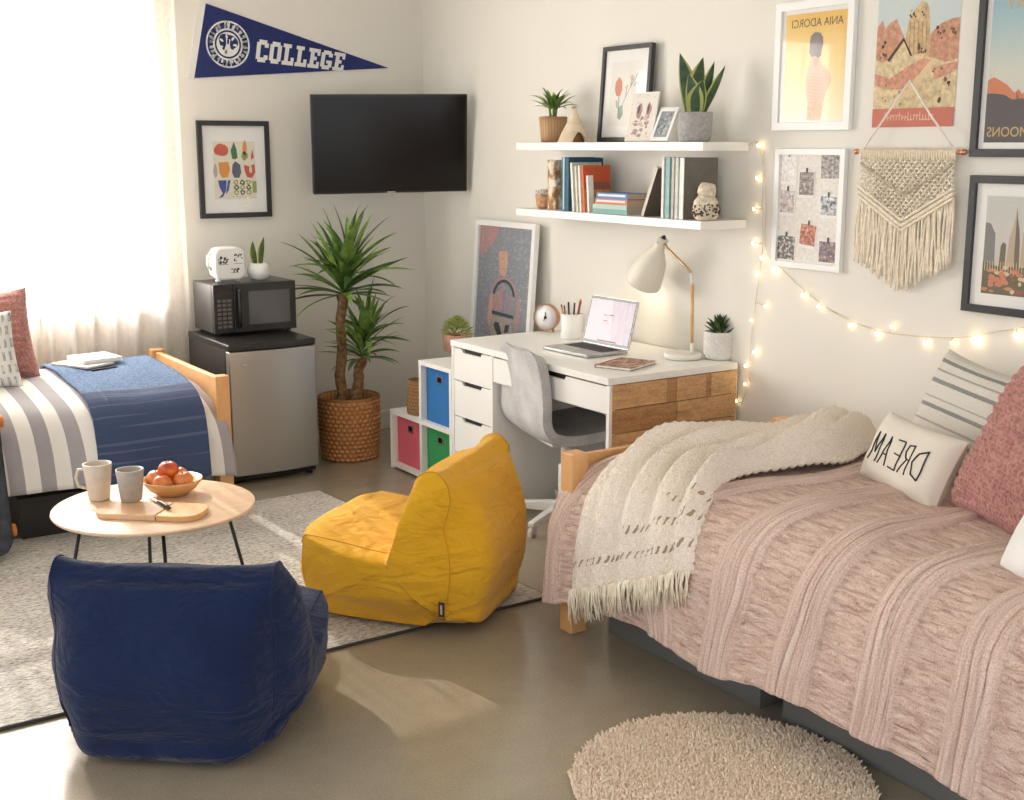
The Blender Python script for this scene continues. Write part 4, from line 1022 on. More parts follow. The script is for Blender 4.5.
MASK = [m_speck('speckled_slate', (134, 138, 148), (182, 186, 192)), m_speck('speckled_rose', (186, 138, 138), (206, 164, 160)), m_speck('speckled_peach', (216, 172, 140), (214, 140, 118)), mc('print_teal_black', (58, 74, 84)),
        m_speck('speckled_mauve', (150, 140, 156), (186, 160, 166)), m_speck('speckled_sand', (176, 160, 150), (198, 176, 164)), m_speck('speckled_coral', (214, 136, 116), (226, 160, 140))]
fw_, fh_ = .60, .66
tlp = px(481, 219, 0, XW - .03); trp = px(541, 221.5, 0, XW - .03); fw_ = tlp.y - trp.y
lean = .09
zt_ = tlp.z; zb_ = .02; fh_ = math.hypot(zt_ - zb_, lean)
upv = Vector((lean, 0, zt_ - zb_)).normalized(); 
mtx = frame_from(Vector((XW - .035 - lean / 2, (tlp.y + trp.y) / 2, (zt_ + zb_) / 2)), (0, -1, 0), upv)
def draw_mask2(mb, w, h):
    o = MB(); draw_mask(o, w, min(h, .72)); dy = h / 2 - min(h, .72) / 2
    mb.rect(-w / 2, w / 2, -h / 2, h / 2, .0043, 0)
    mb.add([(p.x, p.y + dy, p.z) for p in o.v], o.f, 0); mb.m[-len(o.m):] = o.m
picture('leaning_picture', 'tall white-framed speckled mask picture leaning on the wall behind the cube shelf', 'picture', mtx, fw_, fh_, .03, .028, M['frame_white'], draw_mask2, MASK)
# ---------------------------------------------------------------- desk
DX0, DX1, DY0, DY1, DZ = 2.974, 3.655, 3.815, 5.030, .757
t = thing('desk', 'white desk with drawers and a reclaimed wood plank end below the floating shelves', 'desk', (DX0, DY0, 0))
dw, dl = DX1 - DX0, DY1 - DY0
b = MB(); b.box(-.006, dw, 0, dl, DZ - .028, DZ); b.build('desktop', M['white'], t, bevel=.002)
ch = .36       # drawer pedestal width along the wall
b = MB(); y0 = dl - ch
b.box(.018, dw, y0, y0 + .02, .0, DZ - .03); b.box(.018, dw, dl - .02, dl, .0, DZ - .03); b.box(dw - .012, dw, y0 + .02, dl - .02, .02, DZ - .03); b.box(.03, dw - .012, y0 + .02, dl - .02, .02, .036)
b.box(0, .018, y0, y0 + .018, 0, DZ - .03); b.box(0, .018, dl - .018, dl, 0, DZ - .03); b.build('pedestal', M['white'], t, bevel=.001)
def drawer(y0, y1, z0, z1, depth, hn, name='drawer'):
    b = MB(); c = (y0 + y1) / 2 ; hw_, sl_ = hn, .012; top = z1
    pts = [(y0, z0), (y1, z0), (y1, top), (c + hw_ + sl_, top), (c + hw_ - .0, top - .017), (c - hw_ + .0, top - .017), (c - hw_ - sl_, top), (y0, top)]
    b.X = axm((0, 0, 0), (0, 1, 0), (0, 0, 1), (1, 0, 0)); b.prism(pts, .002, .018); b.X = None
    b.box(.02, depth, y0 + .015, y0 + .027, z0 + .01, z1 - .03); b.box(.02, depth, y1 - .027, y1 - .015, z0 + .01, z1 - .03); b.box(.02, depth, y0 + .027, y1 - .027, z0 + .01, z0 + .018)
    d = b.build(name, M['white_d'], t)
    b = MB(); b.box(.014, .0165, c - hw_ - .02, c + hw_ + .02, top - .024, top + .002); b.build('handle_slot', M['black'], d)
zz = [.036, .222, .398, .57, DZ - .032]
for k in range(4): drawer(dl - ch + .021, dl - .021, zz[k] + .002, zz[k + 1] - .0025, .5, .075)
y1_ = dl - ch
drawer(.022, y1_ - .004, .612, DZ - .036, .45, .13)
b = MB(); b.box(.018, dw, .02, y1_, .604, .61); b.box(dw - .012, dw, .02, y1_, .3, .604); b.build('apron', M['white'], t)
b = MB(); b.box(0, .028, 0, .02, 0, DZ - .03); b.box(dw - .028, dw, 0, .02, 0, DZ - .03); b.box(.028, dw - .028, .012, .02, 0, DZ - .03); b.build('end_frame', M['white'], t, bevel=.001)
pe = t
zr = DZ - .031
rows = [[(0, .42, 0), (.42, .50, 1), (.5, .74, 0), (.74, .78, 1), (.78, 1, 2)], [(0, .51, 1), (.51, 1, 0)], [(0, .34, 2), (.34, .40, 1), (.40, 1, 0)], [(0, .6, 1), (.6, 1, 2)], [(0, .3, 0), (.3, 1, 1)], [(0, .7, 2), (.7, 1, 0)]]
b = MB(); b.box(.012, .014 + dw - .02, .0105, .0118, .06, zr, 1)
ph_ = .099
for r, row in enumerate(rows):
    z1 = zr - r * ph_; z0 = max(.05, z1 - ph_ + .003)
    for a, c, k in row: b.box(.014 + a * (dw - .02), .014 + c * (dw - .02) - .0012, -.004 + (.0015 if k == 1 else 0), .0105, z0, z1, k)
b.build('plank_panel', M['plank'], pe, bevel=.0012, bseg=1)

# ---------------------------------------------------------------- desk chair
CC = px(565, 521, 2, 0)
t = thing('desk_chair', 'grey upholstered shell chair on a white pedestal pulled up to the desk', 'chair', (CC.x, CC.y, 0), -.2)
cen_ = [(.245, .0, .395), (.23, 0, .422), (.12, 0, .418), (0, 0, .405), (-.10, 0, .405), (-.165, 0, .435), (-.198, 0, .50), (-.198, 0, .59), (-.204, 0, .69), (-.216, 0, .77), (-.219, 0, .795)]
def shell(a, c):
    p = catmull([Vector(x) for x in cen_], a); v = 2 * c - 1
    w = .235 + .01 * math.sin(a * PI)
    if a > .55: w = .242 - .028 * sstep(.6, 1, a)
    if a < .1: w *= .9 + .1 * sstep(0, .1, a)
    if a > .84: w *= math.sqrt(max(.05, 1 - .62 * ((a - .84) / .16) ** 2.4))
    cup = .024 * v * v * (1 - .75 * sstep(.42, .62, a))
    g = (catmull([Vector(x) for x in cen_], min(1, a + .01)) - catmull([Vector(x) for x in cen_], max(0, a - .01))).normalized()
    n = Vector((-g.z, 0, g.x)); n = -n if n.x * -1 > .99 else n
    q = p + Vector((-0, 0, 0)) + n * (-cup if False else 0)
    up_ = Vector((.9, 0, .0)) * sstep(.45, .62, a) + Vector((0, 0, 1)) * (1 - sstep(.45, .62, a))
    return q + up_ * cup + Vector((0, v * w, 0))
b = MB(); b.grid(shell, 60, 24); o = b.build('seat_shell', M['grey_f'], t, solid=.042, soff=0)
bv = o.modifiers.new('bevel', 'BEVEL'); bv.width = .014; bv.segments = 3; bv.limit_method = 'ANGLE'; bv.angle_limit = math.radians(50)
b = MB(); b.lathe([(.022, .24), (.022, .375)], 20); b.lathe([(.032, .05), (.032, .26), (.028, .265)], 20); b.build('column', M['powder_white'], t)
b = MB(); b.box(-.1, .1, -.08, .08, .365, .379); b.build('seat_plate', M['powder_white'], t, bevel=.003)
b = MB(); b.lathe([(.04, .04), (.045, .07), (.036, .1)], 20); b.build('hub', M['powder_white'], t)
for k in range(5):
    a = 2.52 + k * 2 * PI / 5; d = Vector((math.cos(a), math.sin(a), 0)); s = Vector((-d.y, d.x, 0))
    b = MB(); vs = []
    for r, z0, z1, w in ((.03, .045, .095, .022), (.18, .05, .085, .018), (.30, .05, .07, .015)):
        vs += [d * r - s * w + Vector((0, 0, z0)), d * r + s * w + Vector((0, 0, z0)), d * r + s * w + Vector((0, 0, z1)), d * r - s * w + Vector((0, 0, z1))]
    b.add(vs, [(3, 2, 1, 0), (8, 9, 10, 11)] + [(i * 4 + j, i * 4 + (j + 1) % 4, i * 4 + 4 + (j + 1) % 4, i * 4 + 4 + j) for i in range(2) for j in range(4)]); lg = b.build('leg', M['powder_white'], t, bevel=.005)
    b = MB(); b.lathe([(.001, -.011), (.022, -.011), (.025, -.006), (.025, .006), (.022, .011), (.001, .011)], 18, d * .285 + Vector((0, 0, .025)), ax=(d, Vector((0, 0, 1)), s)); b.build('caster', mc('caster_grey', (210, 208, 202), .4), lg)

# ---------------------------------------------------------------- on the desk
zd = DZ + .0006
# round clock
q = px(550, 331, 2, DZ)
t = thing('table_clock', 'round white table clock with copper rim standing on the desk', 'clock', mtx=frame_from((3.5, q.y - .0, zd + .07), Vector((.45, -.89, 0)), (0, 0, 1)))
b = MB(); b.lathe([(.058, -.02), (.064, -.02), (.066, 0), (.066, .016), (.0635, .018), (.062, .012)], 40, caps=False); b.build('rim', M['copper'], t)
b = MB(); b.lathe([(.0001, -.018), (.058, -.018), (.0625, .012), (.0001, .012)], 40); b.build('face', M['ceramic_w'], t)
b = MB(); b.rect(-.0025, .0025, -.006, .026, .014); b.poly([(-.012, -.016), (-.007, -.018), (.003, .002), (-.001, .004)], .0145); b.poly(blob(0, 0, .008, .008), .015); b.build('hands', M['black'], t)
b = MB(); b.lathe([(.06, .0122), (.0001, .0175)], 40); 
for sx in (-.035, .035): b = MB(); b.tube([(sx, -.055, 0), (sx * 1.1, -.0695, .0)], .007, 8); b.build('foot', M['copper'], t)
# pen cup and pens
q = px(571.5, 338.5, 2, DZ); PC = Vector((q.x, q.y, zd))
t = thing('pen_cup', 'white ceramic cup holding pens on the desk behind the laptop', 'pen cup', PC)
b = MB(); b.lathe([(.046, 0), (.049, .004), (.051, .118), (.048, .119), (.046, .113), (.045, .008), (.0001, .007)], 40); b.build('cup', M['ceramic_w'], t)
for k, (lab, col, dx, lx, h, r) in enumerate((('tan wooden pencil leaning left in the white pen cup', (190, 142, 92), -.03, -.028, .16, .004), ('black pen leaning left in the white pen cup', (40, 38, 40), -.012, -.008, .165, .0045), ('brown wooden pencil at the left rim of the pen cup', (150, 104, 66), -.036, -.012, .15, .004),
                                     ('dark grey pen with a white cap upright in the white pen cup', (70, 62, 66), .008, .008, .172, .0045), ('dark red pen leaning right in the white pen cup', (150, 64, 70), .022, .026, .178, .006), ('thin slate pencil at the right rim of the pen cup', (110, 104, 116), .034, .016, .16, .003))):
    p0 = PC + RTv * (dx * .6) + FWv * (-.01 + .006 * k) + Vector((0, 0, .009)); d = (RTv * lx * 1.2 + FWv * .006 * (k - 2) + Vector((0, 0, h))).normalized()
    t = thing('pencil' if 'pencil' in lab else 'pen', lab, 'pencil' if 'pencil' in lab else 'pen', mtx=frame_from(p0, d.orthogonal(), d), group='pens in the pen cup')
    b = MB(); b.tube([(0, .006, 0), (0, h - .012, 0)], r, 8); b.build('barrel', mc('pen_%d' % k, col, .45), t)
    b = MB(); b.tube([(0, h - .012, 0), (0, h, 0)], [r * (1.05 if k in (1, 3) else 1), r * (.9 if k in (1, 3) else .35)], 8); b.build('tip', M['paper'] if k == 3 else M['blackmetal'] if k != 4 else mc('pen_tip_pink', (206, 120, 120), .4), t)
# laptop
lc = [px(u, v, 2, DZ + .008) for u, v in ((543, 347.5), (586, 357.5), (627, 353), (584, 341))]
rv = Vector((.03, -1, 0)).normalized(); bvv = Vector((1, .03, 0)).normalized()
lcx = (lc[0] + lc[1] + lc[2] + lc[3]) / 4
LW, LD = .325, .232
t = thing('laptop', 'open silver laptop with a pink page on its screen on the desk', 'laptop', mtx=axm((lcx.x, lcx.y, zd), rv, bvv, (0, 0, 1)))
b = MB(); b.prism(rr_path(-LW / 2, LW / 2, -LD / 2, LD / 2, .012), .002, .014); b.build('base', M['alu'], t, bevel=.0015)
b = MB(); b.box(-LW / 2 + .025, LW / 2 - .025, -LD * .06, LD / 2 - .02, .0142, .0146); kb = b.build('keyboard', mc('key_well', (70, 70, 72), .5), t)
b = MB()
for r in range(5):
    for c in range(13): b.box(-LW / 2 + .031 + c * .0204, -LW / 2 + .0485 + c * .0204, -LD * .05 + r * .0212, -LD * .05 + .0175 + r * .0212, .0146, .0156)
b.build('keys', mc('key_black', (34, 34, 36), .5), kb)
b = MB(); b.box(-.05, .05, -LD / 2 + .01, -LD * .1, .0142, .0144); b.build('trackpad', mc('trackpad_grey', (164, 164, 164), .3, metal=.6), t)
tl_, tr_ = px(596, 294.5, 0, lcx.x + LD / 2 + .05), px(639, 302.5, 0, lcx.x + LD / 2 + .05)
inv_ = t.matrix_world.inverted(); tz = ((inv_ @ tl_).z + (inv_ @ tr_).z) / 2
tilt = math.atan2(.055, tz - .014); SHt = math.hypot(.055, tz - .014)
ms = Matrix.Translation((0, LD / 2 - .002, .014)) @ Matrix.Rotation(PI / 2 - tilt, 4, 'X')
b = MB(); b.X = ms; b.prism(rr_path(-LW / 2, LW / 2, 0, SHt, .01), -.006, 0); sc_ = b.build('screen_lid', M['alu'], t, bevel=.001)
b = MB(); b.X = ms; b.rect(-LW / 2 + .002, LW / 2 - .002, .003, SHt - .002, .0006); b.build('screen_bezel', mc('screen_bezel', (30, 28, 34), .2), sc_)
def m_screen():
    n = NT('laptop_display'); o = n.uvc(); x = n.xyz(o)
    s = n.noise(n.mp(o, (40, 2, 1), (0, 0, .9)), 1.0, 3); c = n.mix(n.ramp(n.math('ADD', x[0], n.math('MULTIPLY', x[1], .12)), [(.60, (0, 0, 0)), (.61, (255, 255, 255))]), (214, 192, 203), n.ramp(s, [(.3, (178, 144, 164)), (.7, (208, 182, 198))]))
    n.P(Base__Color=(.02, .02, .02, 1), Roughness=.2, Emission__Color=c, Emission__Strength=.62); return n.m
b = MB(); b.X = ms; b.grid(lambda a, c: (-LW / 2 + .010 + a * (LW - .020), .016 + c * (SHt - .030), .0012), 2, 2, 0); W2 = LW - .016
for (x0, x1, y0, y1) in ((-.05, -.02, .62, .635), (-.012, .022, .625, .645), (-.045, -.015, .5, .515), (-.04, .0, .46, .466)): b.rect(x0, x1, y0 * SHt, y1 * SHt, .0016, 1)
for i in range(15): b.rect(-.06 + i * .009, -.054 + i * .009, .018, .024, .0016, 2 if i % 2 else 1)
b.build('display', [m_screen(), mc('screen_ink', (190, 120, 110)), mc('screen_icon', (150, 120, 160))], sc_)
# notebook beside the laptop
qn = [px(u, v, 2, DZ + .012) for u, v in ((598, 366), (633, 368), (656, 362), (616, 356))]
nc = (qn[0] + qn[1] + qn[2] + qn[3]) / 4; rr_ = ((qn[1] + qn[2]) - (qn[0] + qn[3])).normalized(); 
n_w = ((qn[1] + qn[2]) - (qn[0] + qn[3])).length / 2; n_h = ((qn[3] + qn[2]) - (qn[0] + qn[1])).length / 2
def m_patn():
    n = NT('brown_print_cover'); n.P(Base__Color=n.ramp(n.noise(n.mp(n.obj(), (40, 14, 1)), 1.0, 4, .8), [(.4, (120, 84, 66)), (.52, (178, 138, 116)), (.62, (214, 190, 172))]), Roughness=.6); return n.m
slab_book('notebook', 'brown patterned notebook lying on the desk in front of the laptop', 'notebook', axm((nc.x, nc.y, zd), rr_, Vector((-rr_.y, rr_.x, 0)), (0, 0, 1)), .17, .22, .013, m_patn(), M['paper'])
# lamp
q = px(683, 352, 2, DZ + .02); LBx = q.x - .03
def lp(u, v): return px(u, v, 0, LBx)
base_c = px(683, 351.5, 0, LBx); base_c.z = zd
t = thing('desk_lamp', 'white bell-shaded desk lamp with wooden stem lit on the desk', 'lamp', base_c); lo = base_c
b = MB(); b.lathe([(.076, 0), (.082, .006), (.082, .018), (.074, .026), (.02, .03), (.0001, .03)], 48); b.build('base', mc('lamp_white', (226, 222, 212), .4), t)
S0_ = lp(692, 347) - lo; S0_.z = .028; S0_.x = 0
S1_ = lp(692.5, 283) - lo; S2_ = lp(691, 273) - lo; S3_ = lp(682, 263) - lo; S4_ = lp(667, 248) - lo; S5_ = lp(664, 243) - lo
b = MB(); b.tube([S0_, S0_ + Vector((0, 0, .045))], .0085, 12); b.tube([S1_ - Vector((0, 0, .006)), S1_, S2_], .0075, 12); b.build('collar', M['lamp_white'], t)
b = MB(); b.tube([S0_ + Vector((0, 0, .045)), S1_ - Vector((0, 0, .004))], .0068, 12); b.build('stem', M['bowl_wood'], t)
b = MB(); b.tube([S2_, (S2_ * .6 + S3_ * .4) + Vector((0, 0, .003)), S3_, S3_.lerp(S4_, .5), S4_, S5_], .0062, 10); b.build('arm', mc('pale_brass', (190, 160, 128), .4, metal=.5), t)
At = lp(663.5, 238) - lo; Ab = lp(643, 281.5) - lo; ad = (Ab - At); al = ad.length; ad.normalize(); ay = Vector((1, 0, 0)); ax2 = ay.cross(ad)
ro = .083
pr_s = [(.012, 0), (.02, .004), (.023, .02), (.025, al * .2), (.032, al * .28), (ro * .55, al * .38), (ro * .72, al * .5), (ro * .84, al * .65), (ro * .92, al * .8), (ro * .985, al * .97), (ro, al)]
b = MB(); b.lathe(pr_s + [(r - .0025, z) for r, z in pr_s[::-1][:-2]], 48, At, ax=(ax2, ay, ad), caps=False); b.build('lamp_shade', mc('lamp_shade_cream', (222, 216, 202), .45), t)
b = MB(); b.tube([At - ad * .012, At + ad * .002], [.006, .012], 10); b.build('shade_cap', M['blackmetal'], t)
b = MB(); b.tube([At + ad * .02 + ay * -.03, At + ad * .02 + ay * .03], .007, 8); b.tube([At + ad * .02 + ax2 * .0, S5_], .006, 8); b.build('swivel', M['lamp_white'], t)
b = MB(); b.ball((0, 0, 0), .026, 16, 12); bp = At + ad * al * .72
for i in range(len(b.v)): b.v[i] += bp
b.build('bulb', mat('warm_bulb', (255, 240, 215), .4, emit=((255, 232, 196), 14)), t)
pl_ = bpy.data.lights.new('lamp_light', 'SPOT'); pl_.energy = 1.6; pl_.spot_size = 2.2; pl_.spot_blend = .6; pl_.color = (1, .86, .68); pl_.shadow_soft_size = .03
po = bpy.data.objects.new('lamp_light', pl_); COL.objects.link(po); po.location = lo + At + ad * al * .92; po.rotation_euler = ad.to_track_quat('-Z', 'Y').to_euler()
# succulent in a textured pot
q = px(719.5, 357, 2, DZ)
def tex(a, z, i): return .0042 * math.sin(a * 18 + z * 190) * math.cos(z * 150 - a * 6) if .006 < z < .112 else 0
t = pot_plant('succulent', 'dark green succulent in white textured pot at the desk corner', (q.x - .03, q.y - .03, zd), [(.055, 0), (.062, .005)] + [(.064 + .002 * math.sin(z * 20), z) for z in [.01 + i * .104 / 30 for i in range(31)]] + [(.064, .118), (.057, .118), (.055, .1)], mc('textured_white_pot', (222, 219, 214), .6), 90, .108, .056, fn=tex)
b = MB(); rs = random.Random(6); succulent(b, (0, 0, .108), 46, .035, .02, .06, .019, rs, rise0=1.5, rise1=.6); b.build('leaves', [M['leaf_d'], mc('leaf_olive', (84, 96, 58), .5, var=(40, .25))], t)

# ---------------------------------------------------------------- floating shelves
SF = 3.42
def shelf(label, z0, z1):
    t = thing('floating_shelf', label, 'shelf', (XW, 4.48, z0), group='floating shelves')
    b = MB(); b.box(SF - XW, 0, 3.812 - 4.48, 5.15 - 4.48, 0, z1 - z0); b.build('board', M['white'], t, bevel=.0015)
    return t
shelf('upper white floating shelf carrying plants and small frames', 1.631, 1.666)
shelf('lower white floating shelf carrying the books', 1.319, 1.353)
ZU, ZL = 1.6664, 1.3534
def yat(u, v, x): return px(u, v, 0, x).y
# palm
t = pot_plant('potted_palm', 'small palm in a tan ribbed pot at the left of the upper shelf', (3.53, yat(553, 141, 3.53), ZU), [(.05, 0), (.056, .004), (.066, .118), (.062, .121), (.058, .118), (.056, .1)], M['basket3'], 72, .112, .058, fn=lambda a, z, i: .0022 * math.sin(a * 24) if 0 < i < 3 else 0)
b = MB(); rs = random.Random(12)
for i in range(3): b.tube([(.012 * math.cos(i * 2.1), .012 * math.sin(i * 2.1), .11), (.02 * math.cos(i * 2.1), .02 * math.sin(i * 2.1), .17)], .006, 8, 0)
b.build('stems', M['leaf2'], t)
b = MB()
for i in range(30): a = i * 2.4; leaf(b, (.015 * math.cos(a), .015 * math.sin(a), .155), (math.cos(a), math.sin(a)), rs.uniform(.09, .135), .021, 1.45 - 1.2 * (i / 30), rs.uniform(.5, 1.3), i % 2, 7, .4)
b.build('leaves', [M['leaf'], M['leaf2']], t)
# arched wooden ornament
yo = yat(574, 141, 3.5)
t = thing('wooden_ornament', 'pale carved ornament with arched openings beside the palm pot', 'ornament', (3.5, yo, ZU))
def orn(a, c):
    th = 2 * PI * a; lo_ = .062 * max(0, math.sin(th * 3 + .9)) ** .55; z = lo_ * .75 + (.155 - lo_ * .75) * c; s = z / .155
    r = .086 * max(0, 1 - s) ** 1.35 + .012
    return (r * math.cos(th) * .8, r * math.sin(th), z)
b = MB(); b.grid(orn, 96, 22, 0, cu=True); b.build('shell', m_wood('bleached_wood', (206, 184, 152), (232, 218, 194), (2, 2, 10), .6), t, solid=.006, soff=-1)
b = MB(); b.lathe([(.05, 0), (.04, .03), (.012, .07), (.0001, .075)], 24); b.build('core', m_wood('warm_brown_core', (156, 108, 66), (184, 132, 84), (2, 2, 10), .6), t)
b = MB(); b.lathe([(.011, .15), (.012, .158), (.006, .162)], 14); b.build('tip', mc('ornament_tip', (176, 138, 98), .6), t)
# leaning botanical print
def lean_frame(name, label, cat, u0, u1, v0, v1, xb, lean, z, fw, depth, fmat, draw, mats, mount, group=None):
    """frame standing on a shelf, its foot at x=xb, leaning back by `lean`"""
    ya, yb_ = px(u0, v1, 0, xb).y, px(u1, v1, 0, xb).y; zt = px((u0 + u1) / 2, v0, 0, xb + lean).z
    h = math.hypot(zt - z, lean); up_ = Vector((lean, 0, zt - z)).normalized()
    c = Vector((xb + lean / 2 + depth, (ya + yb_) / 2, (zt + z) / 2 + .001))
    return picture(name, label, cat, frame_from(c, (0, -1, 0), up_), ya - yb_, h, fw, depth, fmat, draw, mats, mount, group=group)
def draw_flower(mb, w, h):
    mb.rect(-w / 2, w / 2, -h / 2, h / 2, .0045, 0); mb.rect(-w * .36, w * .36, -h * .37, h * .37, .0047, 1)
    X = lambda a: (a - .5) * w; Y = lambda a: (.5 - a) * h
    P = lambda pts, m: mb.poly([(X(x), Y(y)) for x, y in pts], .005, m)
    P([(.34, .30), (.41, .36), (.42, .46), (.38, .52), (.29, .52), (.25, .45), (.26, .36)], 2); P([(.345, .52), (.365, .52), (.375, .78), (.35, .78)], 3); P([(.36, .66), (.45, .62), (.47, .74), (.41, .80), (.37, .78)], 3)
    P([(.28, .56), (.33, .58), (.34, .68), (.30, .64)], 4)
    for (x0, y0, x1, y1) in ((.44, .62, .66, .34), (.56, .46, .74, .30), (.5, .54, .52, .42), (.6, .42, .62, .32), (.66, .36, .78, .38)): P([(x0, y0), (x0 + .012, y0), (x1 + .012, y1), (x1, y1)], 5)
    for (x, y) in ((.66, .33), (.74, .29), (.52, .42), (.62, .31), (.78, .38), (.70, .4)): mb.poly(blob(X(x), Y(y), w * .03, h * .014, 9, .4, x * 9, .7), .0052, 5); mb.poly(blob(X(x), Y(y), w * .017, h * .008, 9, .4, x * 9, .7), .0054, 1)
lean_frame('framed_print', 'black-framed flower print leaning on the upper shelf', 'picture', 596.5, 645, 46, 141.5, 3.60, .03, ZU, .02, .022, M['frame_black'], draw_flower,
           [mc('print_white', (240, 239, 236)), mc('print_ivory', (234, 231, 224)), mc('print_salmon', (214, 146, 126)), mc('print_sage', (148, 168, 158)), mc('print_sage2', (178, 186, 170)), mc('print_greyline', (160, 158, 150))], .0)
# small cards
def draw_card(mb, w, h):
    mb.rect(-w / 2, w / 2, -h / 2, h / 2, .0045, 0)
    rs = random.Random(9)
    for i in range(70): mb.poly(blob(rs.uniform(-.46, .46) * w, rs.uniform(-.47, .47) * h, rs.uniform(.008, .03) * w, rs.uniform(.008, .02) * h, 7, .5, i), .0047 + i * 2e-6, 1)
    for sx in (-.16, .2): mb.poly(blob(sx * w + .02 * w, .12 * h, .1 * w, .16 * h, 14, .4, sx), .005, 2); mb.poly(blob(sx * w, .16 * h, .04 * w, .1 * h, 10, .4, sx), .0052, 3)
    for i in range(26): mb.poly(blob(rs.uniform(-.3, .3) * w, rs.uniform(-.42, .0) * h, rs.uniform(.03, .1) * w, rs.uniform(.015, .05) * h, 8, .5, i), .0052 + i * 3e-6, 4 if i % 2 else 2)
lean_frame('small_print', 'small cream print with purple flowers leaning before the flower print', 'picture', 624, 651, 93, 142, 3.49, .045, ZU, .004, .006, M['paper'], draw_card,
           [mc('card_cream', (228, 222, 212)), mc('card_speck', (206, 196, 180)), mc('card_mauve', (172, 140, 140)), mc('card_plum', (104, 78, 90)), mc('card_rose', (206, 178, 172))], .0)
def draw_photo(mb, w, h):
    mb.rect(-w / 2, w / 2, -h / 2, h / 2, .0045, 0); rs = random.Random(19)
    for i in range(26): mb.poly(blob(rs.uniform(-.4, .4) * w, rs.uniform(-.4, .4) * h, rs.uniform(.05, .16) * w, rs.uniform(.03, .1) * h, 9, .5, i), .0047 + i * 3e-6, 1 + i % 2)
lean_frame('framed_photo', 'small white photo frame leaning beside the grey pot on the upper shelf', 'photo frame', 649, 667, 109, 142, 3.475, .06, ZU, .017, .012, M['frame_white'], draw_photo, [mc('photo_grey', (150, 156, 160)), mc('photo_slate', (112, 122, 134)), mc('photo_pale', (186, 192, 190))], .0)
# snake plant in the concrete pot
t = pot_plant('snake_plant', 'tall pointed snake plant in a grey concrete pot on the upper shelf', (3.50, yat(694.5, 141, 3.50), ZU), [(.056, 0), (.064, .006), (.070, .04), (.071, .116), (.068, .119), (.062, .116), (.06, .1)], M['concrete_pot'], 48, .108, .062)
b = MB()
for (dr, df, a, L, w_, tilt_, tw) in ((-.034, .02, -1.0, .30, .062, 1.42, .1), (.0, -.01, 0.2, .275, .07, 1.50, 0), (.03, .02, .9, .265, .045, 1.28, .2), (.045, 0, .2, .26, .036, 1.12, .1), (-.016, -.03, -.6, .20, .058, 1.45, 0), (.012, -.035, .3, .17, .075, 1.5, 0)):
    o = RTv * math.cos(0) * (1 if dr >= 0 else -1)
    n0 = len(b.v); leaf(b, RTv * dr * .6 + FWv * df + Vector((0, 0, .1)), (RTv.x * (1 if dr >= 0 else -1), RTv.y * (1 if dr >= 0 else -1)), L * .86, w_, tilt_, -.12 if dr > .02 else .1, 0, 10, .4, edge=1, wb=.62, twist=PI / 2 * 0)
    # leaves are blades facing the room: swing the blade width to the photo's right/left axis
    base = RTv * dr * .7 + FWv * df
    sdir = Vector((-RTv.y, RTv.x, 0)) * (1 if dr >= 0 else -1)
    for i in range(n0, len(b.v)):
        p = b.v[i] - base; k = p.dot(sdir); p = p - sdir * k + RTv * k * 1.15 + sdir * k * .35; b.v[i] = base + p
b.build('leaves', [M['leaf_d'], M['leaf_edge']], t)

# ---- lower shelf
y_ = yat(543, 212, 3.50)
t = thing('clay_pot', 'tiny tan clay pot at the left end of the lower shelf', 'pot', (3.5, y_, ZL))
b = MB(); b.lathe([(.024, 0), (.03, .01), (.038, .065), (.034, .068), (.03, .06), (.022, .02)], 28); b.build('bowl', mc('tan_clay', (196, 152, 116), .8, var=(40, .2)), t)
b = MB(); b.lathe([(.039, .066), (.037, .086), (.0001, .094)], 28); b.build('rim_cover', mc('speckled_lid', (206, 190, 168), .8, var=(120, .5)), t)
y_ = yat(554.5, 213, 3.52)
t = thing('carved_post', 'mottled brown and white carved block beside the teal books', 'ornament', (3.52, y_, ZL))
b = MB(); b.grid(lambda a, c: ((.034 + .006 * noise.noise((a * 3, c * 5, 1))) * math.cos(2 * PI * a) * (1 if abs(math.cos(2 * PI * a)) < .8 else .9), (.036 + .008 * noise.noise((math.cos(2 * PI * a) * 2, math.sin(2 * PI * a) * 2, c * 5))) * math.sin(2 * PI * a), c * .232), 40, 40, 0, cu=True)
b.add([(.03 * math.cos(i * PI / 10), .032 * math.sin(i * PI / 10), .231) for i in range(20)], [tuple(range(20))])
n_ = NT('mottled_bark'); n_.P(Base__Color=n_.ramp(n_.noise(n_.mp(n_.obj(), (1, 1, .6)), 26, 4, .6), [(.42, (166, 118, 76)), (.5, (206, 170, 132)), (.56, (232, 224, 210))]), Roughness=.8); b.build('block', n_.m, t)
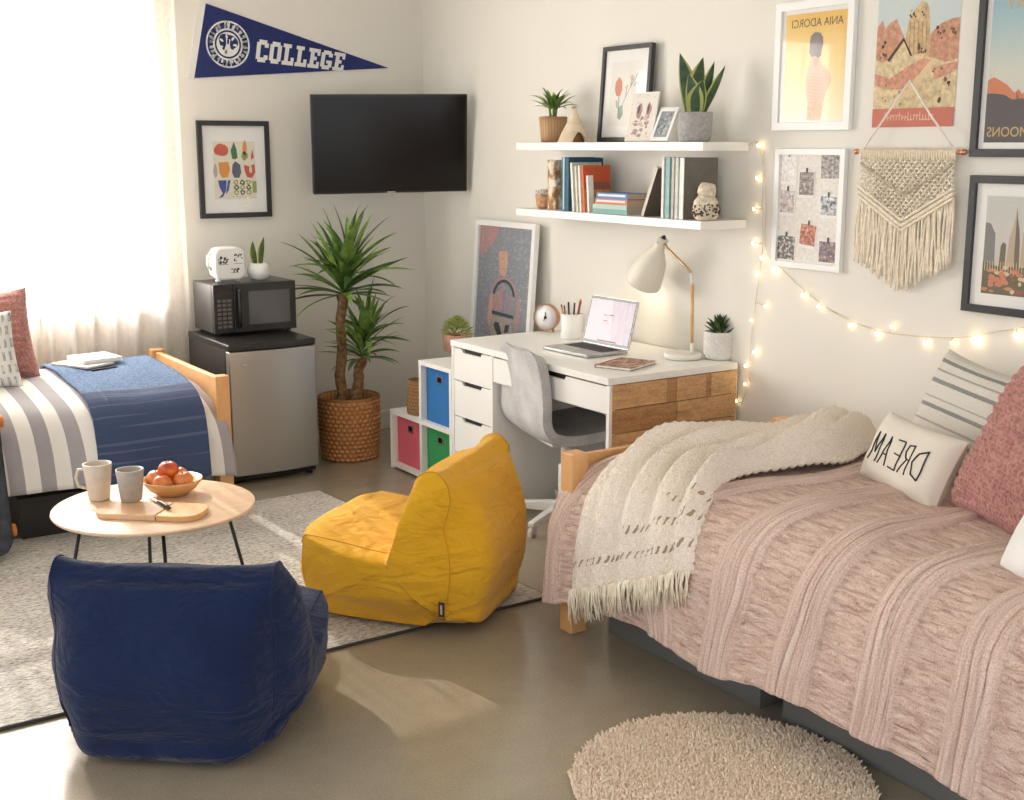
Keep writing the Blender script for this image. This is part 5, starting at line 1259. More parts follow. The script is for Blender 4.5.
def book(label, yc, th, h, d, col, tilt=0.0, zb=None, xf=None, group=None, cover_draw=None, spine=None):
    """upright book, spine to the room; tilt leans its top towards +y (left in the photo)"""
    xf = xf or SF + .03; zb = zb or ZL
    # pivot on the lower corner so that the tilted book still stands on the shelf
    hh = th / 2 * abs(math.sin(tilt))
    mtx = Matrix.Translation((xf, yc, zb + hh)) @ Matrix.Rotation(-tilt, 4, 'X')
    t = thing('book', label, 'book', mtx=mtx, group=group)
    c = .0022; b = MB()
    b.box(0, d, -th / 2, -th / 2 + c, 0, h); b.box(0, d, th / 2 - c, th / 2, 0, h); b.box(0, c, -th / 2 + c, th / 2 - c, 0, h)
    cv = b.build('cover', mc('cover_%02d%02d%02d' % (col[0] // 3, col[1] // 3, col[2] // 3), col, .6, var=(30, .06)), t)
    b = MB(); b.box(c, d - .004, -th / 2 + c, th / 2 - c, .003, h - .003); b.build('pages', M['paper'], t)
    if cover_draw:
        b = MB(); b.X = axm((d / 2, -th / 2 - .0006, h / 2), (1, 0, 0), (0, 0, 1), (0, -1, 0)); cover_draw(b, d, h)
    return t, b if cover_draw else None
G = 'upright books on the lower shelf'
yb0 = yat(563, 214, SF + .03)
t, _ = book('tall teal book at the left of the upright books', yb0, .026, .246, .17, (58, 122, 146), group=G)
b = MB(); b.X = axm((-.0006, 0, .131), (0, -1, 0), (0, 0, 1), (-1, 0, 0)); b.rect(.001, .008, -.122, .122); b.build('spine_band', mc('spine_pale', (214, 226, 226)), t)
t, _ = book('dark teal book standing behind the leaning white books', yb0 - .029, .026, .244, .20, (40, 88, 112), group=G)
lean_ = math.radians(5.5)
def place_lean(lab, ub, vt, th, d, col, tl=lean_, draw=None, mats=None):
    y = yat(ub, 214.5, SF + .03); h = (px(ub, vt, 0, SF + .03).z - ZL)
    t, bb = book(lab, y, th, h, d, col, tl, group=G, cover_draw=draw)
    if draw: bb.build('cover_art', mats, t)
    return t
place_lean('white book leaning left beside the dark teal book', 573.2, 162.5, .014, .17, (226, 226, 214))
place_lean('ivory book leaning left between the white ones', 577.2, 166, .013, .16, (214, 206, 190))
place_lean('narrow white book leaning left against the ivory one', 580.6, 165.5, .012, .15, (240, 238, 232))
def oc(mb, d, h): mb.rect(-d / 2 + .004, d / 2 - .004, h * .14, h / 2 - .002, 0, 0); mb.rect(-d / 2 + .004, d / 2 - .004, -h * .02, h * .14, 0, 1); mb.rect(-d / 2 + .004, d / 2 - .004, -h / 2 + .002, -h * .02, 0, 2)
place_lean('orange and tan covered book leaning at the end of the leaning books', 584, 165.5, .016, .155, (206, 96, 50), draw=oc, mats=[mc('cover_orange', (212, 92, 48), .6), mc('cover_brown', (146, 88, 74), .7, var=(120, .25)), mc('cover_tan', (196, 142, 94), .7, var=(60, .1))])
t = place_lean('slim short white book leaning in front of the orange one', 588.5, 175.5, .012, .03, (238, 236, 230))
# stack lying flat
yl, yr = yat(592.5, 214, SF + .025), yat(627, 214, SF + .025); w_ = yl - yr; z = ZL + .0003
for k, (lab, th, col, dl_, sh) in enumerate((('teal book at the bottom of the flat stack on the shelf', .022, (128, 168, 168), 0, 0), ('mint book second from the bottom of the flat stack', .02, (176, 202, 190), .006, -.004), ('orange and white book second from the top of the flat stack', .023, (206, 126, 100), .02, -.002), ('blue book on top of the flat stack', .026, (84, 134, 188), .028, 0))):
    t = thing('book', lab, 'book', mtx=axm((SF + .025 + sh, (yl + yr) / 2 - dl_ / 2, z), (0, -1, 0), (1, 0, 0), (0, 0, 1)), group='books lying flat on the lower shelf')
    L_ = w_ - dl_; D_ = .12; c = .002; b = MB(); b.box(-L_ / 2, L_ / 2, 0, D_, 0, c); b.box(-L_ / 2, L_ / 2, 0, D_, th - c, th); b.box(-L_ / 2, L_ / 2, 0, c, c, th - c); b.build('cover', mc('flat_cover_%d' % (k + 1), col, .6), t)
    b = MB(); b.box(-L_ / 2 + .003, L_ / 2 - .003, c, D_ - .004, c, th - c); b.build('pages', mc('aged_pages', (190, 168, 140), .85), t)
    if k >= 2: b = MB(); b.box(-L_ / 2 + .012, L_ / 2 - .014, -.0008, 0, th * .42, th * .8); b.build('spine_title', mc('spine_white', (232, 226, 220)), t)
    z += th + .0004
# leaning dark book
yb_ = yat(642, 216, SF + .03); zt_ = px(657, 167, 0, SF + .03)
tl = -math.atan2(yb_ - zt_.y, zt_.z - ZL); hB = math.hypot(yb_ - zt_.y, zt_.z - ZL)
t, bb = book('brown book leaning right against the upright pale books', yb_, .018, hB - .006, .19, (206, 198, 188), tl, group=G, cover_draw=lambda mb, d, h: mb.rect(-d / 2, d / 2, -h / 2, h / 2, 0, 0)); bb.build('cover_face', mc('cover_darkbrown', (92, 80, 70), .6), t)
specs = [(661.8, .014, .252, .14, (232, 230, 222), 'white upright book touching the leaning brown book'), (666.6, .024, .25, .16, (146, 186, 186), 'pale teal upright book right of the leaning one'), (671.8, .014, .25, .17, (196, 186, 178), 'thin mauve-grey book between the pale teal and white-spined ones'), (675.7, .018, .25, .18, (206, 210, 206), 'white-spined grey-green book beside the big grey volume')]
for (u, th, h, d, col, lab) in specs: book(lab, yat(u, 217, SF + .025), th, h, d, col, group=G, xf=SF + .025)
yg = yat(680.6, 217.5, SF + .025)
t, bb = book('large grey volume at the right end of the upright books', yg, 0.024, .25, .185, (238, 234, 230), group=G, xf=SF + .025, cover_draw=lambda mb, d, h: (mb.rect(-d / 2 + .003, d / 2, -h / 2, h / 2, 0, 0)))
bb.build('cover_face', mc('cover_warmgrey', (112, 108, 100), .65, var=(25, .06)), t)
# speckled figurine
yv = yat(705.5, 218, SF + .06)
t = thing('speckled_vase', 'speckled cream owl-shaped vase in front of the grey volume', 'vase', (SF + .06, yv, ZL))
b = MB(); b.lathe([(.03, 0), (.047, .012), (.055, .045), (.048, .08), (.032, .098), (.03, .104)], 36); b.build('body', mc('speckled_cream', (214, 202, 180), .7, var=(55, .12)), t)
b = MB(); b.X = Matrix.Translation((0, .0, .102)) @ Matrix.Rotation(.2, 4, 'X'); b.lathe([(.034, 0), (.038, .008), (.036, .03), (.028, .046), (.0001, .05)], 28); b.build('lid', M['speckled_cream'], t)
b = MB(); rs = random.Random(14)
for i in range(110):
    a = rs.uniform(PI * .5, PI * 1.75); z = rs.uniform(.015, .09); r = .047 + .008 * math.sin(min(1, z / .09) * PI) + .0005 - (max(0, z - .06) * .42)
    q = Vector((r * math.cos(a), r * math.sin(a), z)); s = rs.uniform(.002, .005); b.ball(q, (s, s, s), 6, 5)
b.tube([(-.0535 * math.cos(.5), -.0535 * math.sin(.5), .03), (-.0565, 0.0, .026), (-.054 * math.cos(.5), .054 * math.sin(.5), .034)], .0035, 6)
b.tube([(-.054 * math.cos(.9), -.054 * math.sin(.9), .035), (-.055 * math.cos(.7), -.055 * math.sin(.7), .05), (-.05 * math.cos(.8), -.05 * math.sin(.8), .062)], .003, 6)
b.build('dark_spots', mc('glaze_brown', (84, 66, 58), .6), t)
# ---------------------------------------------------------------- pictures on the right wall
def wall_pic(name, label, cat, y0, y1, z0, z1, fw, depth, fmat, draw, mats, mount=0.0, **k):
    return picture(name, label, cat, WR((XW - .001, (y0 + y1) / 2, (z0 + z1) / 2)), y0 - y1, z1 - z0, fw, depth, fmat, draw, mats, mount, **k)
def grad_mat(nm, stops, coord=1):
    """printed colour gradient of a poster"""
    n = NT(nm); x = n.xyz(n.uvc())[coord]; g = n.noise(n.obj(), 90, 3, .7)
    c = n.ramp(x, stops); n.P(Base__Color=n.mix(.05, c, n.ramp(g, [(.3, (150, 140, 120)), (.7, (255, 250, 240))])), Roughness=.6); return n.m
def draw_yellow(mb, w, h):
    mb.rect(-w / 2, w / 2, -h / 2, h / 2, .0042, 0)
    W_, H_ = w * .94, h * .955; X = lambda a: (a - .5) * W_ + .008; Y = lambda a: (.5 - a) * H_ - .006
    mb.grid(lambda a, c: (X(a), Y(1 - c), .0046), 2, 2, 1)
    P = lambda pts, m, z: mb.poly([(X(x), Y(y)) for x, y in pts], z, m)
    # a woman seen from behind: back, neck and dark hair
    P([(.44, .39), (.57, .39), (.585, .46), (.66, .51), (.74, .56), (.77, .62), (.74, .69), (.69, .74), (.66, .84), (.63, .995), (.40, .995), (.41, .86), (.38, .76), (.37, .62), (.39, .52), (.43, .46)], 2, .005)
    P([(.47, .42), (.56, .41), (.55, .49), (.48, .49)], 3, .0052)
    P([(.40, .28), (.42, .21), (.48, .18), (.56, .19), (.61, .23), (.62, .29), (.60, .34), (.59, .40), (.55, .42), (.50, .40), (.44, .41), (.40, .36)], 4, .0054)
    rs = random.Random(21)
    for i in range(30): x, y = rs.uniform(.42, .62), rs.uniform(.82, .97); mb.poly(blob(X(x), Y(y), .02 * w, .01 * h, 7, .5, i), .0052 + i * 2e-6, 5)
    for i in range(9): y = .55 + i * .03; P([(.42 + .01 * (i % 3), y), (.60 + .012 * (i % 4), y + .02), (.60, y + .026), (.42, y + .006)], 3, .00515)
    put_text(mb, 'ANIA ADORCI', X(.10), X(.92), Y(.128), Y(.052), .0054, 6, mirror=True)
wall_pic('framed_poster', 'white-framed yellow poster of a woman seen from behind', 'poster', 3.668, 3.271, 1.709, 2.19, .031, .022, M['frame_white'], draw_yellow,
         [M['paper'], grad_mat('poster_yellow', [(0, (246, 236, 200)), (.5, (242, 214, 136)), (1, (232, 184, 84))]), mc('poster_skin', (224, 178, 146)), mc('poster_skin_shade', (210, 158, 128)), mc('poster_hair', (128, 114, 112)), mc('poster_lace', (230, 164, 112)), mc('poster_ink', (112, 92, 66))])
# photo board with clipped photographs
BY0, BY1, BZ0, BZ1 = 3.641, 3.281, 1.178, 1.640
def draw_board(mb, w, h):
    mb.rect(-w / 2, w / 2, -h / 2, h / 2, .0045, 0)
m_lin = NT('linen_board'); m_lin.P(Base__Color=m_lin.ramp(m_lin.noise(m_lin.obj(), 75, 4, .8), [(.35, (218, 211, 202)), (.6, (240, 236, 230))]), Roughness=.9)
wall_pic('photo_board', 'white-framed linen photo board hung beneath the yellow poster', 'photo board', BY0, BY1, BZ0, BZ1, .024, .022, M['frame_white'], draw_board, [m_lin.m], 0, glaze=False)
def m_snap(nm, seed, cols):
    n = NT(nm); v = n.mp(n.obj(), (1, 1, 1)); s = n.noise(n.n('ShaderNodeVectorMath', _operation='ADD', i0=n.obj(), i1=(seed, seed * 2, 0)).outputs[0], 62, 4, .7)
    n.P(Base__Color=n.ramp(s, cols), Roughness=.4); return n.m
inner = []
for k, (u0, u1, v0, v1, tp, lab, cols) in enumerate((
        (781.5, 796.5, 155, 185, 1, 'pale washed-out snapshot in the top left of the photo board', [(.35, (176, 170, 168)), (.5, (214, 210, 206)), (.65, (236, 233, 229))]),
        (799.5, 814, 171, 198.5, 1, 'snapshot with a dark crowd, upper one of the middle column on the board', [(.35, (48, 46, 50)), (.5, (120, 104, 98)), (.65, (196, 186, 180))]),
        (821.5, 839.5, 153, 180, 0, 'group snapshot in the top right of the photo board', [(.35, (62, 58, 64)), (.5, (140, 128, 126)), (.65, (208, 200, 196))]),
        (780.5, 794.5, 189, 216, 1, 'faded pinkish snapshot in the middle of the left column on the board', [(.35, (120, 106, 110)), (.5, (190, 176, 174)), (.65, (226, 220, 218))]),
        (820.5, 836.5, 195, 219, 1, 'snapshot with pale sky and dark foot, middle of the right column', [(.4, (60, 62, 68)), (.52, (170, 172, 178)), (.62, (226, 226, 228))]),
        (800, 815.5, 223, 249, 1, 'orange and red snapshot tilted in the lower middle of the board', [(.36, (60, 48, 44)), (.5, (182, 92, 54)), (.64, (222, 168, 130))]),
        (777.5, 794.5, 234, 261, 0, 'dark crowd snapshot in the bottom left of the photo board', [(.38, (34, 32, 36)), (.5, (92, 84, 84)), (.62, (216, 206, 196))]),
        (819, 836.5, 240, 264.5, 0, 'bluish snapshot with a red patch in the bottom right of the board', [(.36, (40, 42, 50)), (.48, (98, 106, 124)), (.56, (170, 110, 92)), (.68, (206, 196, 190))]))):
    a, c = px(u0, v0, 0, XW - .012), px(u1, v1, 0, XW - .014); w, h = a.y - c.y, a.z - c.z
    tl = -.09 if 'tilted' in lab else (.02 * (k % 3 - 1))
    t = thing('photograph', lab, 'photograph', mtx=WR((XW - .0125, (a.y + c.y) / 2, (a.z + c.z) / 2)) @ Matrix.Rotation(tl, 4, 'Z'), group='snapshots clipped to the photo board')
    b = MB(); b.box(-w / 2, w / 2, -h / 2, h / 2, .0, .0012); b.build('print_paper', M['paper'], t)
    b = MB(); mg = .004; b.rect(-w / 2 + mg, w / 2 - mg, -h / 2 + (.012 if tp else mg), h / 2 - mg, .0015); b.build('image', m_snap('snapshot_%d' % k, k * 3.1, cols), t)
    b = MB(); b.box(-.003, .003, h / 2 - .006, h / 2 + .012, .0015, .0045); b.build('clip', mc('dark_clip', (70, 64, 60), .5), t)
# canyon poster (unframed, a corner lifting)
cy0, cy1, cz0, cz1 = 3.178, 2.825, 1.716, 2.215
t = thing('poster', 'unframed desert canyon poster behind the macrame hanging', 'poster', mtx=WR((XW + .0003, (cy0 + cy1) / 2, (cz0 + cz1) / 2)))
b = MB(); w, h = cy0 - cy1, cz1 - cz0
CV = lambda a, c: .0007
b.grid(lambda a, c: ((a - .5) * w, (c - .5) * h, CV(a, c)), 24, 6, 0); b.build('sheet', M['paper'], t, solid=.0006, soff=-1)
b = MB(); X = lambda a: (a - .5) * w; Y = lambda a: (.5 - a) * h
def cp(pts, m, lay):
    """polygon cut into vertical slivers so that it follows the curl of the sheet"""
    b.add([(X(x), Y(y), CV(x, 1 - y) + .0008 + lay * .0003) for x, y in pts], [tuple(range(len(pts)))], m)
Yp = lambda v: (v + 15) / 142.0      # photo row -> poster fraction
cp([(0, 0), (.5, 0), (.9, 0), (1, 0), (1, .9), (.9, .9), (.5, .9), (0, .9)], 0, 0)
cp([(0, .30), (.06, .25), (.10, .31), (.17, .27), (.24, .25), (.30, .33), (.38, .42), (.42, .9), (0, .9)], 1, 1)
cp([(.62, .42), (.68, .36), (.78, .31), (.9, .285), (1, .28), (1, .62), (.9, .64), (.62, .64)], 1, 1)
cp([(.36, .50), (.37, .36), (.39, .27), (.44, .21), (.50, .18), (.53, .15), (.60, .16), (.63, .2), (.65, .32), (.67, .46), (.64, .56), (.4, .58)], 2, 2)
cp([(0, .52), (.1, .55), (.22, .5), (.34, .40), (.44, .5), (.56, .52), (.7, .53), (.86, .57), (1, .55), (1, .88), (.5, .88), (0, .88)], 3, 3)
cp([(.0, .62), (.2, .66), (.42, .58), (.60, .53), (.68, .55), (.52, .66), (.36, .74), (.14, .73), (.0, .7)], 4, 4)
cp([(.70, .54), (.74, .55), (.64, .64), (.54, .72), (.44, .8), (.38, .78), (.5, .69), (.6, .62)], 5, 5)
cp([(.72, .6), (.86, .58), (1, .57), (1, .62), (.88, .66), (.74, .68)], 4, 4)
cp([(.15, .53), (.33, .39), (.345, .405), (.18, .545)], 6, 6); cp([(.33, .39), (.345, .385), (.46, .51), (.44, .515)], 6, 6)
rs = random.Random(31)
for i in range(44):
    x, y, s = rs.choice([(rs.uniform(.72, .98), rs.uniform(.60, .84), 1), (rs.uniform(.04, .22), rs.uniform(.40, .52), .8), (rs.uniform(.52, .64), rs.uniform(.44, .50), 1), (rs.uniform(.1, .4), rs.uniform(.70, .84), .5), (rs.uniform(.74, .98), rs.uniform(.33, .42), .8)])
    r = rs.uniform(.008, .024) * s
    cp([(x + r * math.cos(q * PI / 4), y + r * .8 * math.sin(q * PI / 4)) for q in range(8)], 7 if i % 3 else 6, 7)
for i in range(14): x = rs.uniform(.38, .62); y = rs.uniform(.2, .26); cp([(x - .012, y), (x + .012, y - .006), (x + .01, y + .012)], 3 if i % 2 else 6, 6)
for i in range(5): x = .41 + i * .05; cp([(x, .28), (x + .006, .28), (x + .016, .5), (x + .01, .5)], 8, 6)
cp([(0, .87), (.5, .87), (.9, .87), (1, .87), (1, 1), (.9, 1), (.5, 1), (0, 1)], 9, 8)
rs = random.Random(77)
for i in range(17):      # faint white script, unreadable in the photograph
    x = .16 + i * .036; tall = i in (0, 5, 8, 12)
    cp([(x, .952), (x + .010, .952), (x + .012, .915 if not tall else .895), (x + .003, .915 if not tall else .895)], 10, 9)
    y = rs.choice((.918, .932, .948)); cp([(x, y), (x + .03, y - .004), (x + .03, y + .004), (x, y + .008)], 10, 9.3)
b.build('print', [mc('desert_sky', (200, 210, 208)), mc('desert_rust', (196, 146, 120), var=(60, .12)), mc('desert_butte', (204, 176, 136), var=(50, .12)), mc('desert_sand', (210, 190, 152), var=(50, .12)), mc('desert_clay', (202, 148, 124), var=(60, .12)), mc('desert_path', (224, 196, 158)),
                  mc('desert_line', (84, 66, 62)), mc('desert_bush', (124, 104, 74)), mc('desert_crack', (170, 124, 76)), mc('desert_banner', (200, 122, 104)), mc('desert_letter', (230, 190, 168))], t)
# black-framed canyon poster, upper right
def draw_dusk(mb, w, h):
    mb.rect(-w / 2, w / 2, -h / 2, h / 2, .0042, 0); W_, H_ = w * .90, h * .925; X = lambda a: (a - .5) * W_; Y = lambda a: (.5 - a) * H_
    P = lambda pts, m, z: mb.poly([(X(x), Y(y)) for x, y in pts], z, m)
    mb.grid(lambda a, c: (X(a), Y(1 - c), .0046), 2, 2, 1)
    P([(0, .62), (.06, .60), (.12, .62), (.2, .65), (.28, .70), (.32, .68), (.36, .71), (.42, .66), (.47, .62), (.5, .60), (.53, .66), (.60, .60), (.64, .54), (.72, .5), (.85, .52), (1, .48), (1, .8), (0, .8)], 2, .005)
    P([(0, .70), (.08, .70), (.18, .71), (.26, .74), (.36, .735), (.5, .76), (.62, .80), (.8, .79), (1, .80), (1, 1), (0, 1)], 3, .0053)
    P([(.5, .66), (.515, .66), (.53, .76), (.5, .75)], 4, .0052); P([(.3, .7), (.31, .7), (.33, .735), (.3, .735)], 4, .0052)
    put_text(mb, 'CANYON MOONS', X(.03), X(2.1) if False else X(.98), Y(.965), Y(.905), .0056, 5, mirror=True)
    put_text(mb, 'FAR AWAY', X(.14), X(.86), Y(.20), Y(.14), .0052, 5, mirror=True)
# only the left third of this poster is inside the photograph
wall_pic('framed_poster', 'black-framed canyon poster with gold lettering at the upper right edge', 'poster', 2.738, 2.276, 1.614, 2.235, .026, .024, M['frame_black'], lambda mb, w, h: draw_dusk(mb, w, h),
         [M['paper'], grad_mat('poster_dusk', [(0, (214, 204, 184)), (.45, (206, 208, 196)), (.75, (160, 192, 200)), (1, (132, 176, 196))]), mc('dusk_rock', (204, 128, 92)), mc('dusk_ground', (92, 86, 88)), mc('dusk_gap', (150, 100, 84)), mc('gold_letter', (206, 172, 112))])
def draw_city(mb, w, h):
    mb.rect(-w / 2, w / 2, -h / 2, h / 2, .0042, 0); W_, H_ = w * .80, h * .80; X = lambda a: (a - .5) * W_; Y = lambda a: (.5 - a) * H_
    P = lambda pts, m, z: mb.poly([(X(x), Y(y)) for x, y in pts], z, m)
    mb.grid(lambda a, c: (X(a), Y(1 - c), .0046), 2, 2, 1)
    P([(0, .27), (.06, .28), (.09, .33), (.12, .38), (.13, .72), (0, .75)], 2, .005); P([(.19, .50), (.215, .46), (.25, .48), (.25, .72), (.18, .72)], 3, .005)
    P([(.26, .72), (.28, .42), (.31, .32), (.33, .22), (.345, .10), (.36, .22), (.385, .32), (.40, .46), (.41, .72)], 4, .0052); P([(.345, .10), (.36, .22), (.385, .32), (.40, .46), (.41, .72), (.35, .72)], 3, .0053)
    P([(.42, .72), (.43, .36), (.46, .30), (.52, .30), (.54, .36), (.55, .72)], 4, .005); P([(.6, .72), (.6, .5), (.7, .46), (.72, .72)], 2, .005); P([(.78, .72), (.78, .38), (.86, .34), (.9, .72)], 3, .005); P([(.92, .72), (.92, .55), (1, .54), (1, .72)], 2, .005)
    P([(0, .66), (.1, .70), (.25, .72), (.5, .70), (.75, .72), (1, .68), (1, 1), (0, 1)], 5, .0054)
    rs = random.Random(17)
    for i in range(70):
        x, y = rs.uniform(.03, .95), rs.uniform(.70, .97); mb.poly(blob(X(x), Y(y), rs.uniform(.012, .04) * w, rs.uniform(.008, .022) * h, 8, .5, i), .0056 + i * 2e-6, rs.choice([5, 6, 6, 7, 3, 8]))
    for i in range(12): x = rs.uniform(.1, .3); y = rs.uniform(.78, .92); mb.poly(blob(X(x), Y(y), .03 * w, .02 * h, 8, .5, i), .0058 + i * 2e-6, 6)
    for i in range(16): x = .02 + i * .03; P([(x, .66), (x + .006, .66), (x + .01, .76), (x + .002, .76)], 7, .0057)
wall_pic('framed_picture', 'black-framed city skyline picture low at the right edge above the bed', 'picture', 2.727, 2.255, 1.096, 1.554, .026, .024, M['frame_black'], draw_city,
         [M['paper'], grad_mat('hazy_sky', [(0, (208, 202, 190)), (1, (196, 196, 192))]), mc('tower_grey', (132, 130, 128)), mc('tower_brown', (124, 108, 92)), mc('tower_sand', (190, 172, 148)), mc('park_olive', (110, 104, 78)), mc('park_coral', (204, 132, 104)), mc('park_straw', (214, 196, 160)), mc('park_red', (170, 92, 76))], mount=0)

# ---------------------------------------------------------------- macrame wall hanging
mY0, mY1, mZ = 3.200, 2.776, 1.630; my = (mY0 + mY1) / 2
t = thing('macrame_hanging', 'cream macrame wall hanging with a fringed point on a wooden dowel', 'wall hanging', mtx=WR((XW - .028, my, mZ)))
hw_ = (mY0 - mY1) / 2
b = MB(); b.tube([(-hw_ - .018, 0, 0), (hw_ + .018, 0, 0)], .0075, 12); b.build('dowel', M['pine'], t)
for s in (-1, 1): b = MB(); b.ball((s * (hw_ + .02), 0, 0), (.014, .011, .011), 12, 8); b.build('dowel_knob', M['copper'], t)
b = MB(); ap = (.0, .243, .012)
for s in (-1, 1): b.tube([(s * (hw_ - .01), .004, .006), (s * (hw_ - .02) * .5, .125, .012), ap], .0038, 8)
b.build('hanging_cord', mc('white_cord', (238, 230, 218), .9), t)
crm = mat('cream_cotton_cord', (240, 227, 206), .95, var=(60, .06)); 
def vedge(x):  # lower edge of the knotted panel
    return -.138 - .120 * (1 - abs(x) / hw_)
b = MB(); n = 40
for i in range(n): # larks-head loops on the dowel
    x = -hw_ + .008 + i * (2 * hw_ - .016) / (n - 1); b.tube([(x, -.028, .005), (x, .002, .011), (x, .009, 0), (x, .0, -.008)], .0042, 6)
# diagonal knotted net
st = .0235
for sg in (-1, 1):
    k = -30
    while k < 31:
        pts = []
        for j in range(60):
            x = k * st + sg * j * .008; z = -.026 - j * .0085
            if abs(x) <= hw_ - .003 and z > vedge(x): pts.append((x, z, .004 + .0035 * (1 if (j // 2 + k) % 2 else -.2) * sg))
            elif pts: break
        if len(pts) > 2: b.tube(pts, .0031, 5)
        k += 1
rs = random.Random(9)
for j in range(24):
    for i in range(-22, 23):
        x = i * st * .5 * 2 + (st / 2 if j % 2 else 0); z = -.034 - j * st * .53
        if abs(x) < hw_ - .006 and z > vedge(x) + .012: b.ball((x, z, .009), (.0052, .005, .005), 7, 5)
for off, r in ((0, .0068), (-.016, .0058), (.018, .0055)):   # chevron ropes
    for s in (-1, 1):
        b.tube([(s * hw_ * q, vedge(hw_ * q) + off, .011 + .0015 * math.sin(q * 70)) for q in [i / 34 for i in range(35)]], [r * (1 + .16 * math.sin(i * 2.2)) for i in range(35)], 8)
for i in range(2):   # big diamond lines
    for s in (-1, 1): b.tube([(s * .0 + s * q * hw_ * .95, -.04 - .11 * (1 - abs(q - .0)) + i * .0, .012) for q in [k / 20 for k in range(21)]], .0045, 6)
b.build('knotted_panel', crm, t)
b = MB(); n = 58
for i in range(n):
    x = -hw_ + .004 + i * (2 * hw_ - .008) / (n - 1); zt = vedge(x) - .01; zb = -.385 - .108 * (1 - abs(x) / hw_) + rs.uniform(-.012, .012)
    ph_ = rs.uniform(0, 6); ptsf = []
    for j in range(9): s = j / 8; ptsf.append((x + .004 * math.sin(ph_ + s * 5) + x * .03 * s, zt + (zb - zt) * s, .005 + .004 * math.sin(ph_ * 2 + s * 4)))
    b.tube(ptsf, [.0038] * 7 + [.0044, .0024], 6)
o = b.build('fringe', crm, t); o['kind'] = 'stuff'

# ---------------------------------------------------------------- fairy lights
GLOW = mat('warm_light_bulb', (255, 236, 200), .4, emit=((255, 218, 160), 16))
WIRE = mc('pale_wire', (214, 202, 182), .6)
def fairy(label, wire, bulbs, name='string_lights'):
    P0 = px(wire[0][0], wire[0][1], 0, XW - .012)
    t = thing(name, label, 'string lights', P0, group=None)
    pts = [px(u, v, 0, XW - .008) - P0 for u, v in wire]
    n = len(pts); sm = [catmull(pts, i / (n * 8)) for i in range(n * 8 + 1)]
    b = MB(); b.tube(sm, .0015, 5); b.build('wire', WIRE, t)
    for (u, v, r) in bulbs:
        p = px(u, v, 0, XW - .018) - P0; near = min(sm, key=lambda q: (q - p).length)
        r *= .62; b = MB(); b.ball(p, (r, r, r * 1.15), 12, 8); o = b.build('bulb', GLOW, t)
        b = MB(); b.tube([near, near.lerp(p, .5) + Vector((-.004, 0, 0)), p + Vector((0, 0, r * .9))], [.0012, .0014, .003], 6); b.build('bulb_lead', WIRE, o)
fairy('warm fairy lights hanging straight down beside the shelves and desk', [(748, 145), (758, 143), (763, 170), (762, 210), (763, 240), (760, 270), (756, 300), (752, 330), (750, 360), (748, 385), (742, 402), (738, 415)],
      [(758.5, 145.5, .010), (757, 178, .009), (754, 209, .009), (753, 243, .0095), (756.5, 275, .009), (765, 306, .007), (751, 320, .007), (754, 352, .0095), (745.5, 366, .0085), (745, 384, .0085), (736.5, 401, .007)])
fairy('warm fairy lights swagging across the wall below the frames', [(763, 150), (766, 200), (765, 235), (769, 256), (785, 272), (805, 291), (830, 310), (860, 325), (890, 333), (930, 337), (965, 337), (1000, 331), (1030, 325), (1075, 300)],
      [(761.5, 258, .009), (773.5, 270, .011), (803, 295, .009), (818.5, 306, .009), (850, 325, .0095), (876.5, 334, .010), (891, 327, .007), (925, 343, .010), (952, 343, .008), (974.5, 340, .017), (1016, 335.5, .012), ], 'string_lights')

# ---------------------------------------------------------------- right bed
RY1, RY0, RX0, RX1 = 3.315, 1.22, 2.44, 3.43
t = thing('bed', 'honey pine bed along the picture wall under the dusty pink comforter', 'bed', (RX0, RY1, 0)); bw_ = RX1 - RX0; bl = RY0 - RY1
for x in (0, bw_):
    b = MB(); b.box(x - .034, x + .034, -.034, .034, 0, .637); b.build('post', M['pine'], t, bevel=.005)
    b = MB(); b.box(x - .034, x + .034, bl - .034, bl + .034, 0, .95); b.build('headboard_post', M['pine'], t, bevel=.005)
b = MB(); b.box(.034, bw_ - .034, -.014, .014, .30, .628); b.build('footboard', M['pine'], t, bevel=.005)
b = MB(); b.box(.034, bw_ - .034, bl - .014, bl + .014, .30, .92); b.build('headboard', M['pine'], t, bevel=.005)
for x in (.01, bw_ - .01): b = MB(); b.box(x - .014, x + .014, bl + .034, -.034, .22, .33); b.build('side_rail', M['pine'], t, bevel=.004)
b = MB(); b.box(.03, bw_, bl + .04, -.035, .33, .555); b.build('mattress', M['sheet_w'], t, bevel=.05, bseg=4)

